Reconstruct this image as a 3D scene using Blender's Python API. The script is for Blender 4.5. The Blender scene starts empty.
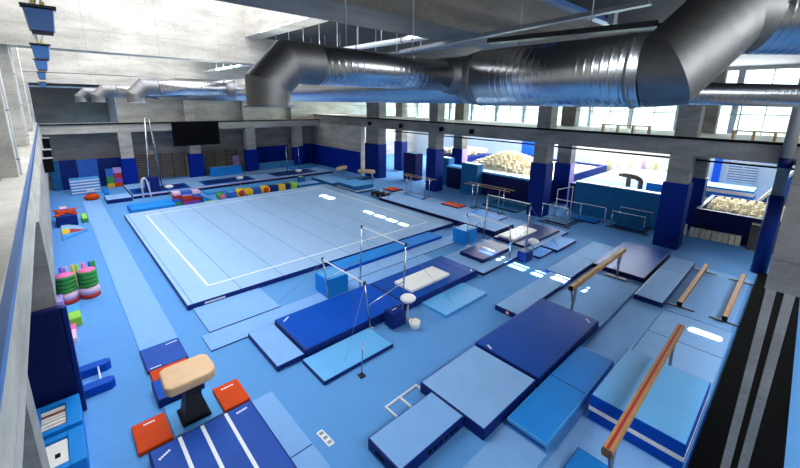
import bpy, bmesh, math, random
from mathutils import Vector, Matrix, Euler

random.seed(7)
sc = bpy.context.scene
col = sc.collection
PI = math.pi

# ------------------------------------------------------------------ camera
F, PITCH, YAW, ROLL = 376.577, 0.228425, 0.748127, 0.0145422
cam_data = bpy.data.cameras.new('camera')
cam_data.sensor_fit = 'HORIZONTAL'
cam_data.sensor_width = 36.0
cam_data.lens = 36.0 * F / 800.0
cam_data.shift_y = -(234.0 - 190.434) / 800.0
cam_data.clip_start = 0.05
cam_data.clip_end = 300
cam = bpy.data.objects.new('camera', cam_data)
col.objects.link(cam)
fw = Vector((math.sin(YAW) * math.cos(PITCH), math.cos(YAW) * math.cos(PITCH), -math.sin(PITCH)))
rt = Vector((math.cos(YAW), -math.sin(YAW), 0))
up = rt.cross(fw)
r2 = rt * math.cos(ROLL) + up * math.sin(ROLL)
u2 = -rt * math.sin(ROLL) + up * math.cos(ROLL)
m = Matrix((r2, u2, -fw)).transposed().to_4x4()
m.translation = Vector((-3.6302, -14.5968, 7.09635))
cam.matrix_world = m
sc.camera = cam

# ------------------------------------------------------------------ world, sun, light, exposure
sc.view_settings.view_transform = 'Standard'
sc.view_settings.look = 'None'
sc.view_settings.exposure = 0.78
sc.view_settings.gamma = 1.0
sc.view_settings.use_curve_mapping = False
world = bpy.data.worlds.new('sky')
sc.world = world
world.use_nodes = True
wn = world.node_tree
wn.nodes.clear()
wo = wn.nodes.new('ShaderNodeOutputWorld')
wb = wn.nodes.new('ShaderNodeBackground')
wb.inputs['Color'].default_value = (0.86, 0.94, 1.0, 1)
wb.inputs['Strength'].default_value = 2.2
wn.links.new(wb.outputs[0], wo.inputs[0])

sun_d = bpy.data.lights.new('sun', 'SUN')
sun_d.energy = 110.0
sun_d.angle = math.radians(0.3)
sun_d.color = (1.0, 0.96, 0.9)
sun = bpy.data.objects.new('sun', sun_d)
col.objects.link(sun)
SUN_T = 1.36                      # tan(elevation); the sun stands beyond the left wall
sd = Vector((1.0, -0.79 * SUN_T, -SUN_T)).normalized()
sun.rotation_euler = sd.to_track_quat('-Z', 'Y').to_euler()
sun.location = (-20, 0, 30)


def area(name, loc, direction, sx, sy, energy, color=(0.9, 0.96, 1.0)):
    d = bpy.data.lights.new(name, 'AREA')
    d.shape = 'RECTANGLE'
    d.size, d.size_y = sx, sy
    d.energy = energy
    d.color = color
    o = bpy.data.objects.new(name, d)
    col.objects.link(o)
    o.location = loc
    o.rotation_euler = Vector(direction).to_track_quat('-Z', 'Y').to_euler()
    return o


# daylight entering through the glazed outer wall on the right
area('daylight_outer_glazing', (35.6, 5.0, 7.4), (-1, 0, -0.35), 36.0, 4.8, 7000)
area('fill_annex', (30.0, 2.0, 9.9), (-0.1, 0, -1), 9.0, 34.0, 4200)  # extra fill light added under the closed ceiling to brighten the annex
area('fill_front_bay', (7.0, -18.4, 9.9), (0, 0.45, -1), 24.0, 5.0, 1800)  # fill light added behind the camera; the roof is closed here
area('area_back_wall', (20.0, 24.2, 8.0), (0.15, -1, -0.3), 5.0, 3.0, 250)  # area light before the solid upper back wall
SKYLIGHT = 3.5

# ------------------------------------------------------------------ materials
def lin(h):
    h = h.lstrip('#')
    c = [int(h[i:i + 2], 16) / 255 for i in (0, 2, 4)]
    return tuple(x / 12.92 if x <= 0.04045 else ((x + 0.055) / 1.055) ** 2.4 for x in c) + (1,)


MATS = {}


def mat(name, color, rough=0.6, metal=0.0, var=0.06, scale=3.0, bump=0.0, bscale=40.0, coat=0.0):
    """Principled surface with slight noise in its colour and, optionally, a fine bump."""
    if name in MATS:
        return MATS[name]
    M = bpy.data.materials.new(name)
    M.use_nodes = True
    nt = M.node_tree
    b = nt.nodes['Principled BSDF']
    b.inputs['Roughness'].default_value = rough
    b.inputs['Metallic'].default_value = metal
    if coat:
        b.inputs['Coat Weight'].default_value = coat
    tc = nt.nodes.new('ShaderNodeTexCoord')
    if var > 0:
        nz = nt.nodes.new('ShaderNodeTexNoise')
        nz.inputs['Scale'].default_value = scale
        nz.inputs['Detail'].default_value = 5
        mp = nt.nodes.new('ShaderNodeMapRange')
        mp.inputs['From Min'].default_value = 0.3
        mp.inputs['From Max'].default_value = 0.7
        mp.inputs['To Min'].default_value = 1 - var
        mp.inputs['To Max'].default_value = 1 + var
        mx = nt.nodes.new('ShaderNodeVectorMath')
        mx.operation = 'SCALE'
        mx.inputs[0].default_value = lin(color)[:3]
        nt.links.new(tc.outputs['Object'], nz.inputs['Vector'])
        nt.links.new(nz.outputs['Fac'], mp.inputs['Value'])
        nt.links.new(mp.outputs['Result'], mx.inputs['Scale'])
        nt.links.new(mx.outputs['Vector'], b.inputs['Base Color'])
    else:
        b.inputs['Base Color'].default_value = lin(color)
    if bump > 0:
        n2 = nt.nodes.new('ShaderNodeTexNoise')
        n2.inputs['Scale'].default_value = bscale
        n2.inputs['Detail'].default_value = 4
        bp = nt.nodes.new('ShaderNodeBump')
        bp.inputs['Strength'].default_value = bump
        bp.inputs['Distance'].default_value = 0.02
        nt.links.new(tc.outputs['Object'], n2.inputs['Vector'])
        nt.links.new(n2.outputs['Fac'], bp.inputs['Height'])
        nt.links.new(bp.outputs['Normal'], b.inputs['Normal'])
    MATS[name] = M
    return M


def concrete(name, light, dark, panel=(2.4, 1.2)):
    if name in MATS:
        return MATS[name]
    M = bpy.data.materials.new(name)
    M.use_nodes = True
    nt = M.node_tree
    b = nt.nodes['Principled BSDF']
    b.inputs['Roughness'].default_value = 0.82
    tc = nt.nodes.new('ShaderNodeTexCoord')
    mpg = nt.nodes.new('ShaderNodeMapping')
    mpg.inputs['Scale'].default_value = (0.45, 0.45, 1.6)
    n1 = nt.nodes.new('ShaderNodeTexNoise')
    n1.inputs['Scale'].default_value = 1.1
    n1.inputs['Detail'].default_value = 9
    n1.inputs['Roughness'].default_value = 0.62
    n2 = nt.nodes.new('ShaderNodeTexNoise')
    n2.inputs['Scale'].default_value = 14
    n2.inputs['Detail'].default_value = 4
    cr = nt.nodes.new('ShaderNodeValToRGB')
    cr.color_ramp.elements[0].position = 0.33
    cr.color_ramp.elements[0].color = lin(dark)
    cr.color_ramp.elements[1].position = 0.66
    cr.color_ramp.elements[1].color = lin(light)
    ad = nt.nodes.new('ShaderNodeMath')
    ad.operation = 'MULTIPLY_ADD'
    ad.inputs[1].default_value = 0.25
    su = nt.nodes.new('ShaderNodeMath')
    su.operation = 'SUBTRACT'
    su.inputs[1].default_value = 0.125
    nt.links.new(tc.outputs['Object'], mpg.inputs['Vector'])
    nt.links.new(mpg.outputs['Vector'], n1.inputs['Vector'])
    nt.links.new(tc.outputs['Object'], n2.inputs['Vector'])
    nt.links.new(n2.outputs['Fac'], ad.inputs[0])
    nt.links.new(n1.outputs['Fac'], ad.inputs[2])
    nt.links.new(ad.outputs[0], su.inputs[0])
    # board joints: thin dark lines every panel height / width
    sx = nt.nodes.new('ShaderNodeSeparateXYZ')
    nt.links.new(tc.outputs['Object'], sx.inputs[0])
    hsum = nt.nodes.new('ShaderNodeMath')
    hsum.operation = 'ADD'
    nt.links.new(sx.outputs['X'], hsum.inputs[0])
    nt.links.new(sx.outputs['Y'], hsum.inputs[1])
    lines = []
    for src, per in ((hsum.outputs[0], panel[0]), (sx.outputs['Z'], panel[1])):
        md = nt.nodes.new('ShaderNodeMath')
        md.operation = 'PINGPONG'
        md.inputs[1].default_value = per / 2
        nt.links.new(src, md.inputs[0])
        lt = nt.nodes.new('ShaderNodeMath')
        lt.operation = 'LESS_THAN'
        lt.inputs[1].default_value = 0.012
        nt.links.new(md.outputs[0], lt.inputs[0])
        lines.append(lt)
    mxl = nt.nodes.new('ShaderNodeMath')
    mxl.operation = 'MAXIMUM'
    nt.links.new(lines[0].outputs[0], mxl.inputs[0])
    nt.links.new(lines[1].outputs[0], mxl.inputs[1])
    sc2 = nt.nodes.new('ShaderNodeMath')
    sc2.operation = 'MULTIPLY_ADD'
    sc2.inputs[1].default_value = -0.16
    nt.links.new(mxl.outputs[0], sc2.inputs[0])
    nt.links.new(su.outputs[0], sc2.inputs[2])
    nt.links.new(sc2.outputs[0], cr.inputs['Fac'])
    nt.links.new(cr.outputs['Color'], b.inputs['Base Color'])
    bp = nt.nodes.new('ShaderNodeBump')
    bp.inputs['Strength'].default_value = 0.25
    bp.inputs['Distance'].default_value = 0.02
    nt.links.new(n2.outputs['Fac'], bp.inputs['Height'])
    nt.links.new(bp.outputs['Normal'], b.inputs['Normal'])
    MATS[name] = M
    return M


def glow(name, color, strength):
    M = bpy.data.materials.new(name)
    M.use_nodes = True
    nt = M.node_tree
    nt.nodes.clear()
    o = nt.nodes.new('ShaderNodeOutputMaterial')
    e = nt.nodes.new('ShaderNodeEmission')
    e.inputs['Color'].default_value = lin(color)
    e.inputs['Strength'].default_value = strength
    nt.links.new(e.outputs[0], o.inputs[0])
    MATS[name] = M
    return M


def glass(name, color, alpha_rough=0.05):
    M = bpy.data.materials.new(name)
    M.use_nodes = True
    nt = M.node_tree
    nt.nodes.clear()
    o = nt.nodes.new('ShaderNodeOutputMaterial')
    t = nt.nodes.new('ShaderNodeBsdfTransparent')
    t.inputs['Color'].default_value = lin(color)
    g = nt.nodes.new('ShaderNodeBsdfGlossy')
    g.inputs['Roughness'].default_value = alpha_rough
    mx = nt.nodes.new('ShaderNodeMixShader')
    mx.inputs[0].default_value = 0.06
    nt.links.new(t.outputs[0], mx.inputs[1])
    nt.links.new(g.outputs[0], mx.inputs[2])
    nt.links.new(mx.outputs[0], o.inputs[0])
    MATS[name] = M
    return M


def duct_metal(name, ring=0.12, horizontal=True):
    """Galvanised steel with spiral seams: rings along the local Z axis of the pipe (stored in UV)."""
    M = bpy.data.materials.new(name)
    M.use_nodes = True
    nt = M.node_tree
    b = nt.nodes['Principled BSDF']
    b.inputs['Metallic'].default_value = 1.0
    b.inputs['Roughness'].default_value = 0.27
    uv = nt.nodes.new('ShaderNodeUVMap')
    sx = nt.nodes.new('ShaderNodeSeparateXYZ')
    nt.links.new(uv.outputs[0], sx.inputs[0])
    pp = nt.nodes.new('ShaderNodeMath')
    pp.operation = 'PINGPONG'
    pp.inputs[1].default_value = ring / 2
    nt.links.new(sx.outputs['X'], pp.inputs[0])
    mr = nt.nodes.new('ShaderNodeMapRange')
    mr.inputs['From Min'].default_value = 0
    mr.inputs['From Max'].default_value = ring * 0.2
    mr.inputs['To Min'].default_value = 1
    mr.inputs['To Max'].default_value = 0
    nt.links.new(pp.outputs[0], mr.inputs['Value'])
    bp = nt.nodes.new('ShaderNodeBump')
    bp.inputs['Strength'].default_value = 0.22
    bp.inputs['Distance'].default_value = 0.02
    nt.links.new(mr.outputs['Result'], bp.inputs['Height'])
    nt.links.new(bp.outputs['Normal'], b.inputs['Normal'])
    nz = nt.nodes.new('ShaderNodeTexNoise')
    nz.inputs['Scale'].default_value = 6
    tc = nt.nodes.new('ShaderNodeTexCoord')
    nt.links.new(tc.outputs['Object'], nz.inputs['Vector'])
    cr = nt.nodes.new('ShaderNodeValToRGB')
    cr.color_ramp.elements[0].color = (0.50, 0.51, 0.53, 1)
    cr.color_ramp.elements[1].color = (0.66, 0.67, 0.69, 1)
    nt.links.new(nz.outputs['Fac'], cr.inputs['Fac'])
    nt.links.new(cr.outputs['Color'], b.inputs['Base Color'])
    MATS[name] = M
    return M


C_LIGHT = concrete('pale_board_marked_concrete', '#c8c2b9', '#9f9a92')
C_GREY = concrete('grey_board_marked_concrete', '#918d89', '#6d6a67')
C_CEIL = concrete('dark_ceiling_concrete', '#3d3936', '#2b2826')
C_MID = concrete('mid_grey_concrete', '#a8a49f', '#83807c')
C_BROWN = concrete('brown_dark_concrete', '#5c4836', '#433427')
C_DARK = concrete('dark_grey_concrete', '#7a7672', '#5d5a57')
CARPET = mat('blue_carpet', '#5a98d6', 0.95, var=0.025, scale=6.0, bump=0.3, bscale=220)
LIGHT = mat('light_blue_carpet_top', '#7dade4', 0.9, var=0.035, scale=2.5, bump=0.2, bscale=200)
PALE = mat('pale_blue_carpet_top', '#88b3e4', 0.9, var=0.03, scale=2.5, bump=0.2, bscale=200)
ROYAL = mat('royal_blue_vinyl', '#0a4cb4', 0.42, var=0.06, scale=2.0, bump=0.15, bscale=3)
DROYAL = mat('deep_royal_vinyl', '#0b4aa4', 0.45, var=0.06, scale=1.6, bump=0.2, bscale=3)
VIOLET = mat('violet_blue_vinyl', '#2650a6', 0.42, var=0.08, scale=1.6, bump=0.2, bscale=3)
NAVY = mat('navy_vinyl', '#0a2570', 0.42, var=0.06, scale=2.0, bump=0.12, bscale=4)
DEEP = mat('deep_navy_vinyl', '#07124d', 0.5, var=0.08, scale=2.0)
PADBLUE = mat('ultramarine_pad_vinyl', '#082b98', 0.6, var=0.05, scale=1.2)
PILP = mat('pillar_pad_vinyl', '#082574', 0.6, var=0.05, scale=1.2)
AZURE = mat('azure_vinyl', '#1485dc', 0.55, var=0.04, scale=2.0, bump=0.15, bscale=3)
SKYB = mat('sky_blue_vinyl', '#4ea0e0', 0.42, var=0.04, scale=2.0, bump=0.12, bscale=3)
CYAN = mat('cyan_blue_vinyl', '#64b0ea', 0.45, var=0.03, scale=2.0, bump=0.12, bscale=3)
TEAL = mat('teal_blue_vinyl', '#14639a', 0.65, var=0.06, scale=1.5)
ORANGE = mat('orange_vinyl', '#cc4412', 0.5, var=0.07, scale=3, bump=0.15, bscale=5)
WHITE = mat('white_vinyl', '#f3f0ea', 0.5, var=0.03)
WHITEL = mat('white_line', '#e9edf2', 0.7, var=0.02)
CREAM = mat('cream_foam', '#f0e4c6', 0.9, var=0.08, scale=4)
TAN = mat('tan_leather', '#e0b78c', 0.5, var=0.07, scale=2.5)
WOOD = mat('beam_suede_wood', '#b98a55', 0.65, var=0.12, scale=5)
WOODD = mat('brown_wood', '#7a5433', 0.6, var=0.2, scale=6)
GPINE = mat('weathered_pine', '#6b5848', 0.6, var=0.12, scale=5)
PINE = mat('pine_wood', '#b7976b', 0.55, var=0.12, scale=5)
RED = mat('red_vinyl', '#b3201f', 0.5, var=0.05)
BLACK = mat('black_plastic', '#0c0c0f', 0.55, var=0.1)
MATTBLACK = mat('matt_black', '#08080a', 0.95, var=0.1)
MATTBLACK.node_tree.nodes['Principled BSDF'].inputs['Specular IOR Level'].default_value = 0.05
CHARC = mat('charcoal_steel', '#2b2d33', 0.5, 0.4, var=0.1)
CHROME = mat('brushed_chrome', '#c9ccd2', 0.25, 1.0, var=0.03)
STEEL = mat('grey_painted_steel', '#8b8f96', 0.4, 0.5, var=0.06)
WSTEEL = mat('white_painted_steel', '#e2e4e6', 0.4, 0.0, var=0.03)
BSTEEL = mat('blue_painted_steel', '#2d5b96', 0.35, 0.2, var=0.06)
GREEN = mat('green_foam', '#2f8f3a', 0.7, var=0.06)
LIME = mat('lime_foam', '#8ed03e', 0.7, var=0.05)
PINK = mat('pink_foam', '#ec6aa6', 0.7, var=0.05)
PALEPINK = mat('pale_pink_foam', '#e9c3d6', 0.7, var=0.04)
PURPLE = mat('purple_foam', '#8a46b8', 0.7, var=0.05)
LILAC = mat('lilac_foam', '#b39ad6', 0.7, var=0.05)
YELLOW = mat('yellow_foam', '#e3b722', 0.7, var=0.06)
MIDBLUE = mat('mid_blue_foam', '#2a62c4', 0.7, var=0.05)
for _M in (NAVY, DEEP, PADBLUE, PILP, TEAL, AZURE, DROYAL, ROYAL, VIOLET, SKYB):
    _M.node_tree.nodes['Principled BSDF'].inputs['Specular IOR Level'].default_value = 0.22
for _M in (DROYAL, ROYAL, VIOLET, PILP, PADBLUE, ORANGE, BLACK):
    _M.node_tree.nodes['Principled BSDF'].inputs['Specular IOR Level'].default_value = 0.08
GREYP = mat('grey_plastic', '#7b7d82', 0.6, var=0.05)
DUCT = duct_metal('spiral_galvanised_steel', 0.125)
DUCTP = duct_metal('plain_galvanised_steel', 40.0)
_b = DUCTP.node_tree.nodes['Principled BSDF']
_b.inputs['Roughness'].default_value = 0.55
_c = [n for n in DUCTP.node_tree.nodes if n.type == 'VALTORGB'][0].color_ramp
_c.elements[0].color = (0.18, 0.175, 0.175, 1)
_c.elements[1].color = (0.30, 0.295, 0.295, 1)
FROST = glow('frosted_skylight_glass', '#f3f8ff', SKYLIGHT)
GLASS = glass('clear_glass', '#f7fcfb')
GLASST = glass('greenish_glass', '#eef8f5')


# ------------------------------------------------------------------ mesh helpers
class MB:
    """Collects shapes, then links them as one mesh object."""

    def __init__(self):
        self.bm = bmesh.new()
        self.uv = None

    def _tag(self, vs, mi):
        fs = set(f for v in vs for f in v.link_faces)
        for f in fs:
            f.material_index = mi
        return fs

    def box(self, x0, x1, y0, y1, z0, z1, mi=0, rot=0.0, bevel=0.0, top=None):
        r = bmesh.ops.create_cube(self.bm, size=1)
        c = Vector(((x0 + x1) / 2, (y0 + y1) / 2, (z0 + z1) / 2))
        mtx = Matrix.Translation(c) @ Matrix.Rotation(rot, 4, 'Z') @ Matrix.Diagonal((abs(x1 - x0), abs(y1 - y0), abs(z1 - z0), 1))
        bmesh.ops.transform(self.bm, matrix=mtx, verts=r['verts'])
        vs = r['verts']
        fs = self._tag(vs, mi)
        if top is not None:
            for f in fs:
                f.normal_update()
                if f.normal.z > 0.9:
                    f.material_index = top
        if bevel > 0:
            es = list(set(e for v in vs for e in v.link_edges))
            bmesh.ops.bevel(self.bm, geom=es, offset=bevel, segments=2, profile=0.6, affect='EDGES')
        return self

    def obox(self, centre, size, mtx3, mi=0, bevel=0.0):
        r = bmesh.ops.create_cube(self.bm, size=1)
        M4 = Matrix.Translation(Vector(centre)) @ mtx3.to_4x4() @ Matrix.Diagonal((size[0], size[1], size[2], 1))
        bmesh.ops.transform(self.bm, matrix=M4, verts=r['verts'])
        self._tag(r['verts'], mi)
        if bevel > 0:
            es = list(set(e for v in r['verts'] for e in v.link_edges))
            bmesh.ops.bevel(self.bm, geom=es, offset=bevel, segments=2, profile=0.6, affect='EDGES')
        return self

    def prism(self, pts, z0, z1, mi=0, top=None):
        """Vertical prism over an outline in the XY plane."""
        lo = [self.bm.verts.new((x, y, z0)) for x, y in pts]
        hi = [self.bm.verts.new((x, y, z1)) for x, y in pts]
        n = len(pts)
        fs = [self.bm.faces.new(list(reversed(lo))), self.bm.faces.new(hi)]
        for i in range(n):
            fs.append(self.bm.faces.new((lo[i], lo[(i + 1) % n], hi[(i + 1) % n], hi[i])))
        for f in fs:
            f.material_index = mi
        if top is not None:
            fs[1].material_index = top
        return self

    def extrude_profile(self, prof, axis, a0, a1, mi=0):
        """Profile points (u, z) swept along 'X' or 'Y' from a0 to a1."""
        def P(u, z, a):
            return (a, u, z) if axis == 'X' else (u, a, z)
        A = [self.bm.verts.new(P(u, z, a0)) for u, z in prof]
        B = [self.bm.verts.new(P(u, z, a1)) for u, z in prof]
        n = len(prof)
        fs = [self.bm.faces.new(A), self.bm.faces.new(list(reversed(B)))]
        for i in range(n):
            fs.append(self.bm.faces.new((A[i], B[i], B[(i + 1) % n], A[(i + 1) % n])))
        for f in fs:
            f.material_index = mi
        return self

    def tube(self, pts, r, mi=0, seg=10, radii=None, smooth=True, caps=True, mitre=False):
        """Round bar through the points; UV x = length along it."""
        if self.uv is None:
            self.uv = self.bm.loops.layers.uv.new('UVMap')
        pts = [Vector(p) for p in pts]
        n = len(pts)
        rings = []
        dist = [0.0]
        for i in range(1, n):
            dist.append(dist[-1] + (pts[i] - pts[i - 1]).length)
        ref = None
        for i, pnt in enumerate(pts):
            if i == 0:
                t = (pts[1] - pts[0]).normalized()
                sc_ = 1
            elif i == n - 1:
                t = (pts[-1] - pts[-2]).normalized()
                sc_ = 1
            else:
                a = (pts[i] - pts[i - 1]).normalized()
                b = (pts[i + 1] - pts[i]).normalized()
                t = (a + b).normalized()
                sc_ = 1 / max(0.5, t.dot(a))
            if ref is None:
                ref = Vector((0, 0, 1)) if abs(t.z) < 0.9 else Vector((1, 0, 0))
            s = t.cross(ref).normalized()
            w = s.cross(t).normalized()
            ref = w
            rr = radii[i] if radii else r
            bend = None
            if 0 < i < n - 1:
                bv = (b - a)
                if bv.length > 1e-4:
                    bend = (bv - t * bv.dot(t)).normalized()
            ring = []
            for k in range(seg):
                an = 2 * PI * k / seg
                off = s * math.cos(an) * rr + w * math.sin(an) * rr
                if bend is not None:
                    off += bend * off.dot(bend) * (sc_ - 1)
                ring.append(self.bm.verts.new(pnt + off))
            rings.append(ring)
        for i in range(n - 1):
            for k in range(seg):
                f = self.bm.faces.new((rings[i][k], rings[i][(k + 1) % seg], rings[i + 1][(k + 1) % seg], rings[i + 1][k]))
                f.material_index = mi
                f.smooth = smooth
                for lp in f.loops:
                    lp[self.uv].uv = (dist[i] if lp.vert in rings[i] else dist[i + 1], k / seg)
        if mitre:
            for ring in rings[1:-1]:
                es = [self.bm.edges.get((ring[k], ring[(k + 1) % seg])) for k in range(seg)]
                for e in es:
                    e.smooth = False
        if caps:
            f = self.bm.faces.new(list(reversed(rings[0])))
            f.material_index = mi
            f = self.bm.faces.new(rings[-1])
            f.material_index = mi
        return self

    def lathe(self, prof, centre=(0, 0, 0), mi=0, seg=24, axis='Z', smooth=True):
        cx, cy, cz = centre
        rings = []
        for r, h in prof:
            ring = []
            for k in range(seg):
                an = 2 * PI * k / seg
                a, b = r * math.cos(an), r * math.sin(an)
                if axis == 'Z':
                    ring.append(self.bm.verts.new((cx + a, cy + b, cz + h)))
                elif axis == 'Y':
                    ring.append(self.bm.verts.new((cx + a, cy + h, cz + b)))
                else:
                    ring.append(self.bm.verts.new((cx + h, cy + a, cz + b)))
            rings.append(ring)
        for i in range(len(rings) - 1):
            for k in range(seg):
                f = self.bm.faces.new((rings[i][k], rings[i][(k + 1) % seg], rings[i + 1][(k + 1) % seg], rings[i + 1][k]))
                f.material_index = mi
                f.smooth = smooth
        for ring in (rings[0], rings[-1]):
            try:
                f = self.bm.faces.new(ring)
                f.material_index = mi
            except ValueError:
                pass
        return self

    def build(self, name, mats, parent=None):
        bmesh.ops.recalc_face_normals(self.bm, faces=self.bm.faces)
        me = bpy.data.meshes.new(name)
        self.bm.to_mesh(me)
        self.bm.free()
        for mm in (mats if isinstance(mats, (list, tuple)) else [mats]):
            me.materials.append(mm)
        o = bpy.data.objects.new(name, me)
        col.objects.link(o)
        if parent is not None:
            o.parent = parent
        return o


def tag(o, label, cat, group=None, kind=None):
    o['label'] = label
    o['category'] = cat
    if group:
        o['group'] = group
    if kind:
        o['kind'] = kind
    return o


def thing(name, label, cat, loc=(0, 0, 0), rz=0.0, group=None):
    o = bpy.data.objects.new(name, None)
    o.empty_display_size = 0.2
    col.objects.link(o)
    o.location = loc
    o.rotation_euler = (0, 0, rz)
    return tag(o, label, cat, group)


def struct(o, label=None):
    o['kind'] = 'structure'
    if label:
        o['label'] = label
        o['category'] = 'structure'
    return o


def sbox(name, x0, x1, y0, y1, z0, z1, material, label=None):
    return struct(MB().box(x0, x1, y0, y1, z0, z1).build(name, material), label)


def kids(o):
    return list(o.children)


def dup(root, loc, rz=None, label=None, group=None):
    r = root.copy()
    col.objects.link(r)
    r.location = loc
    if rz is not None:
        r.rotation_euler = (0, 0, rz)
    if label:
        r['label'] = label
    if group:
        r['group'] = group
    for ch in kids(root):
        c = ch.copy()
        col.objects.link(c)
        c.parent = r
        for g in kids(ch):
            d = g.copy()
            col.objects.link(d)
            d.parent = c
    return r

# ================================================================== THE HALL
# X runs across the hall, Y away from the camera, Z up; floor at 0
sbox('floor', -9.0, 20.6, -22.0, 34.0, -0.2, 0.0, CARPET)
sbox('floor_annex', 20.6, 36.2, -22.0, 34.0, -0.2, 0.0, CARPET)

# ---- left side: wall with pads, recess, gallery above
sbox('wall_left', -4.6, -4.05, -4.1, 23.4, 2.66, 4.6, C_MID)
sbox('wall_left_lower', -4.75, -4.42, -4.1, 23.4, 0.0, 2.66, C_MID)
sbox('wall_left_recess', -7.2, -7.0, -22.0, 34.0, 0.0, 4.6, C_DARK)
sbox('pillar_left_front', -5.3, -4.47, -7.3, -6.5, 0.0, 4.6, C_MID)
sbox('gallery_slab', -9.0, -4.10, -22.0, 23.4, 4.6, 5.2, C_LIGHT)
sbox('gallery_kerb', -4.55, -4.17, -22.0, 23.4, 5.2, 5.34, C_LIGHT)
struct(MB().box(-4.17, -4.10, -22.0, 23.4, 5.2, 5.30).build('trim_gallery_edge', BSTEEL))
sbox('wall_gallery', -8.0, -7.8, -22.0, 34.0, 5.2, 12.4, C_LIGHT)
GX = [(-2.6, -1.6), (5.0, 6.0), (13.6, 14.6), (22.3, 23.3)]
for i, (a, b) in enumerate(GX):
    sbox('pillar_gallery_%d' % (i + 1), -6.0, -4.28, a, b, 5.2, 10.2, C_LIGHT)
    t = thing('conduit', ['white conduit running up the nearest gallery pillar', 'white conduit up the second gallery pillar from the camera',
                          'white conduit up the third gallery pillar from the camera', 'white conduit up the farthest gallery pillar by the dark wall'][i],
              'conduit', (-4.24, a + 0.25, 5.2), group='conduits on the gallery pillars')
    MB().tube([(0, 0, 0), (0, 0, 4.4)], 0.022, seg=6).build('pipe', WSTEEL, t)
    for z in (0.5, 1.6, 2.7, 3.8):
        MB().box(-0.04, 0.03, -0.04, 0.04, z, z + 0.03).build('clip', STEEL, t)

# ---- back wall: beam, pillars, recess, upper wall with a dark set-back on the left
BP = [(0.42, 1.30), (5.55, 6.45), (10.70, 11.62), (15.95, 16.85)]
sbox('wall_back_recess', -4.6, 19.2, 25.3, 25.6, 0.0, 4.5, C_MID)
sbox('beam_back', -4.6, 19.0, 23.4, 25.6, 4.45, 5.18, C_LIGHT)
struct(MB().box(-4.1, 19.0, 23.30, 23.40, 5.10, 5.20).build('trim_back_ledge', BLACK))
for i, (a, b) in enumerate(BP):
    sbox('pillar_back_%d' % (i + 1), a, b, 23.42, 24.3, 0.0, 4.45, C_LIGHT)
sbox('wall_back', 0.75, 36.2, 24.6, 25.2, 5.18, 12.4, C_LIGHT)
sbox('wall_back_setback', -8.0, 0.75, 30.5, 30.8, 4.6, 12.4, C_BROWN)
sbox('wall_setback_side', 0.75, 1.15, 25.2, 30.6, 4.6, 12.4, C_BROWN)
sbox('ceiling_setback', -8.0, 1.1, 24.2, 30.7, 7.95, 8.2, C_BROWN)
for i, x in enumerate((5.6, 10.8, 16.0)):
    sbox('pillar_upper_back_%d' % (i + 1), x, x + 0.9, 24.1, 24.6, 5.18, 10.2, C_LIGHT)

# ---- right side: solid wall at the back, then a colonnade open to the annex
sbox('wall_right', 19.0, 19.5, 15.6, 25.6, 0.0, 4.8, C_LIGHT)
sbox('beam_right', 19.0, 20.2, -22.0, 25.2, 4.78, 5.62, C_GREY)
struct(MB().box(18.94, 19.0, -22.0, 25.2, 5.58, 5.70).build('trim_right_ledge', BLACK))
sbox('slab_right_gallery', 20.2, 24.4, -22.0, 25.2, 5.0, 5.62, C_LIGHT)
sbox('slab_gallery_topping', 19.02, 24.4, -22.0, 25.2, 5.62, 5.68, C_LIGHT)
CR = [(-10.9, -10.0), (-3.62, -2.75), (5.65, 6.5), (12.9, 14.8)]
for i, (a, b) in enumerate(CR):
    sbox('pillar_right_%d' % (i + 1), 19.02, 19.95, a, b, 0.0, 4.78, C_GREY)
    sbox('pillar_upper_right_%d' % (i + 1), 19.1, 19.95, a, b, 5.68, 10.2, C_GREY)
CS = [(-10.9, -10.0), (-3.2, -2.2), (6.6, 7.6), (14.6, 15.6)]
for i, (a, b) in enumerate(CS):
    sbox('pillar_annex_%d' % (i + 1), 23.6, 24.4, a, b, 0.0, 5.0, C_GREY)
    sbox('pillar_annex_upper_%d' % (i + 1), 23.6, 24.3, a, b, 5.68, 10.2, C_GREY)

# glazed balustrade line of the right gallery
for i in range(15):
    y0 = -14.4 + i * 2.6
    w = struct(MB().box(24.05, 24.07, y0 + 0.03, y0 + 2.57, 5.72, 7.95).build('window_%d' % (i + 1), GLASST))
    struct(MB().box(24.02, 24.10, y0 - 0.03, y0 + 0.03, 5.68, 8.0).box(24.03, 24.09, y0 + 0.03, y0 + 2.57, 6.72, 6.77).build('window_post', STEEL, w))

# outer glazed wall of the annex, white wall below
sbox('wall_outer', 36.0, 36.3, -22.0, 34.0, 0.0, 5.0, mat('white_paint', '#e8e6e0', 0.8, var=0.03))
sbox('wall_outer_head', 36.0, 36.3, -22.0, 34.0, 9.9, 12.0, C_LIGHT)
for i in range(14):
    y0 = -21.0 + i * 3.6
    w = struct(MB().box(36.12, 36.14, y0 + 0.2, y0 + 3.4, 5.0, 9.9).build('window_%d' % (i + 21), GLASS))
    struct(MB().box(36.0, 36.25, y0 - 0.2, y0 + 0.2, 5.0, 9.9).box(36.05, 36.2, y0 + 0.2, y0 + 3.4, 7.3, 7.38).box(36.05, 36.2, y0 + 1.77, y0 + 1.83, 5.0, 9.9).build('window_frame', STEEL, w))
sbox('wall_annex_front', 20.2, 36.3, -22.0, -21.6, 0.0, 12.0, C_LIGHT)
sbox('wall_annex_back', 19.5, 36.3, 25.2, 25.6, 0.0, 5.2, C_LIGHT)

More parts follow.
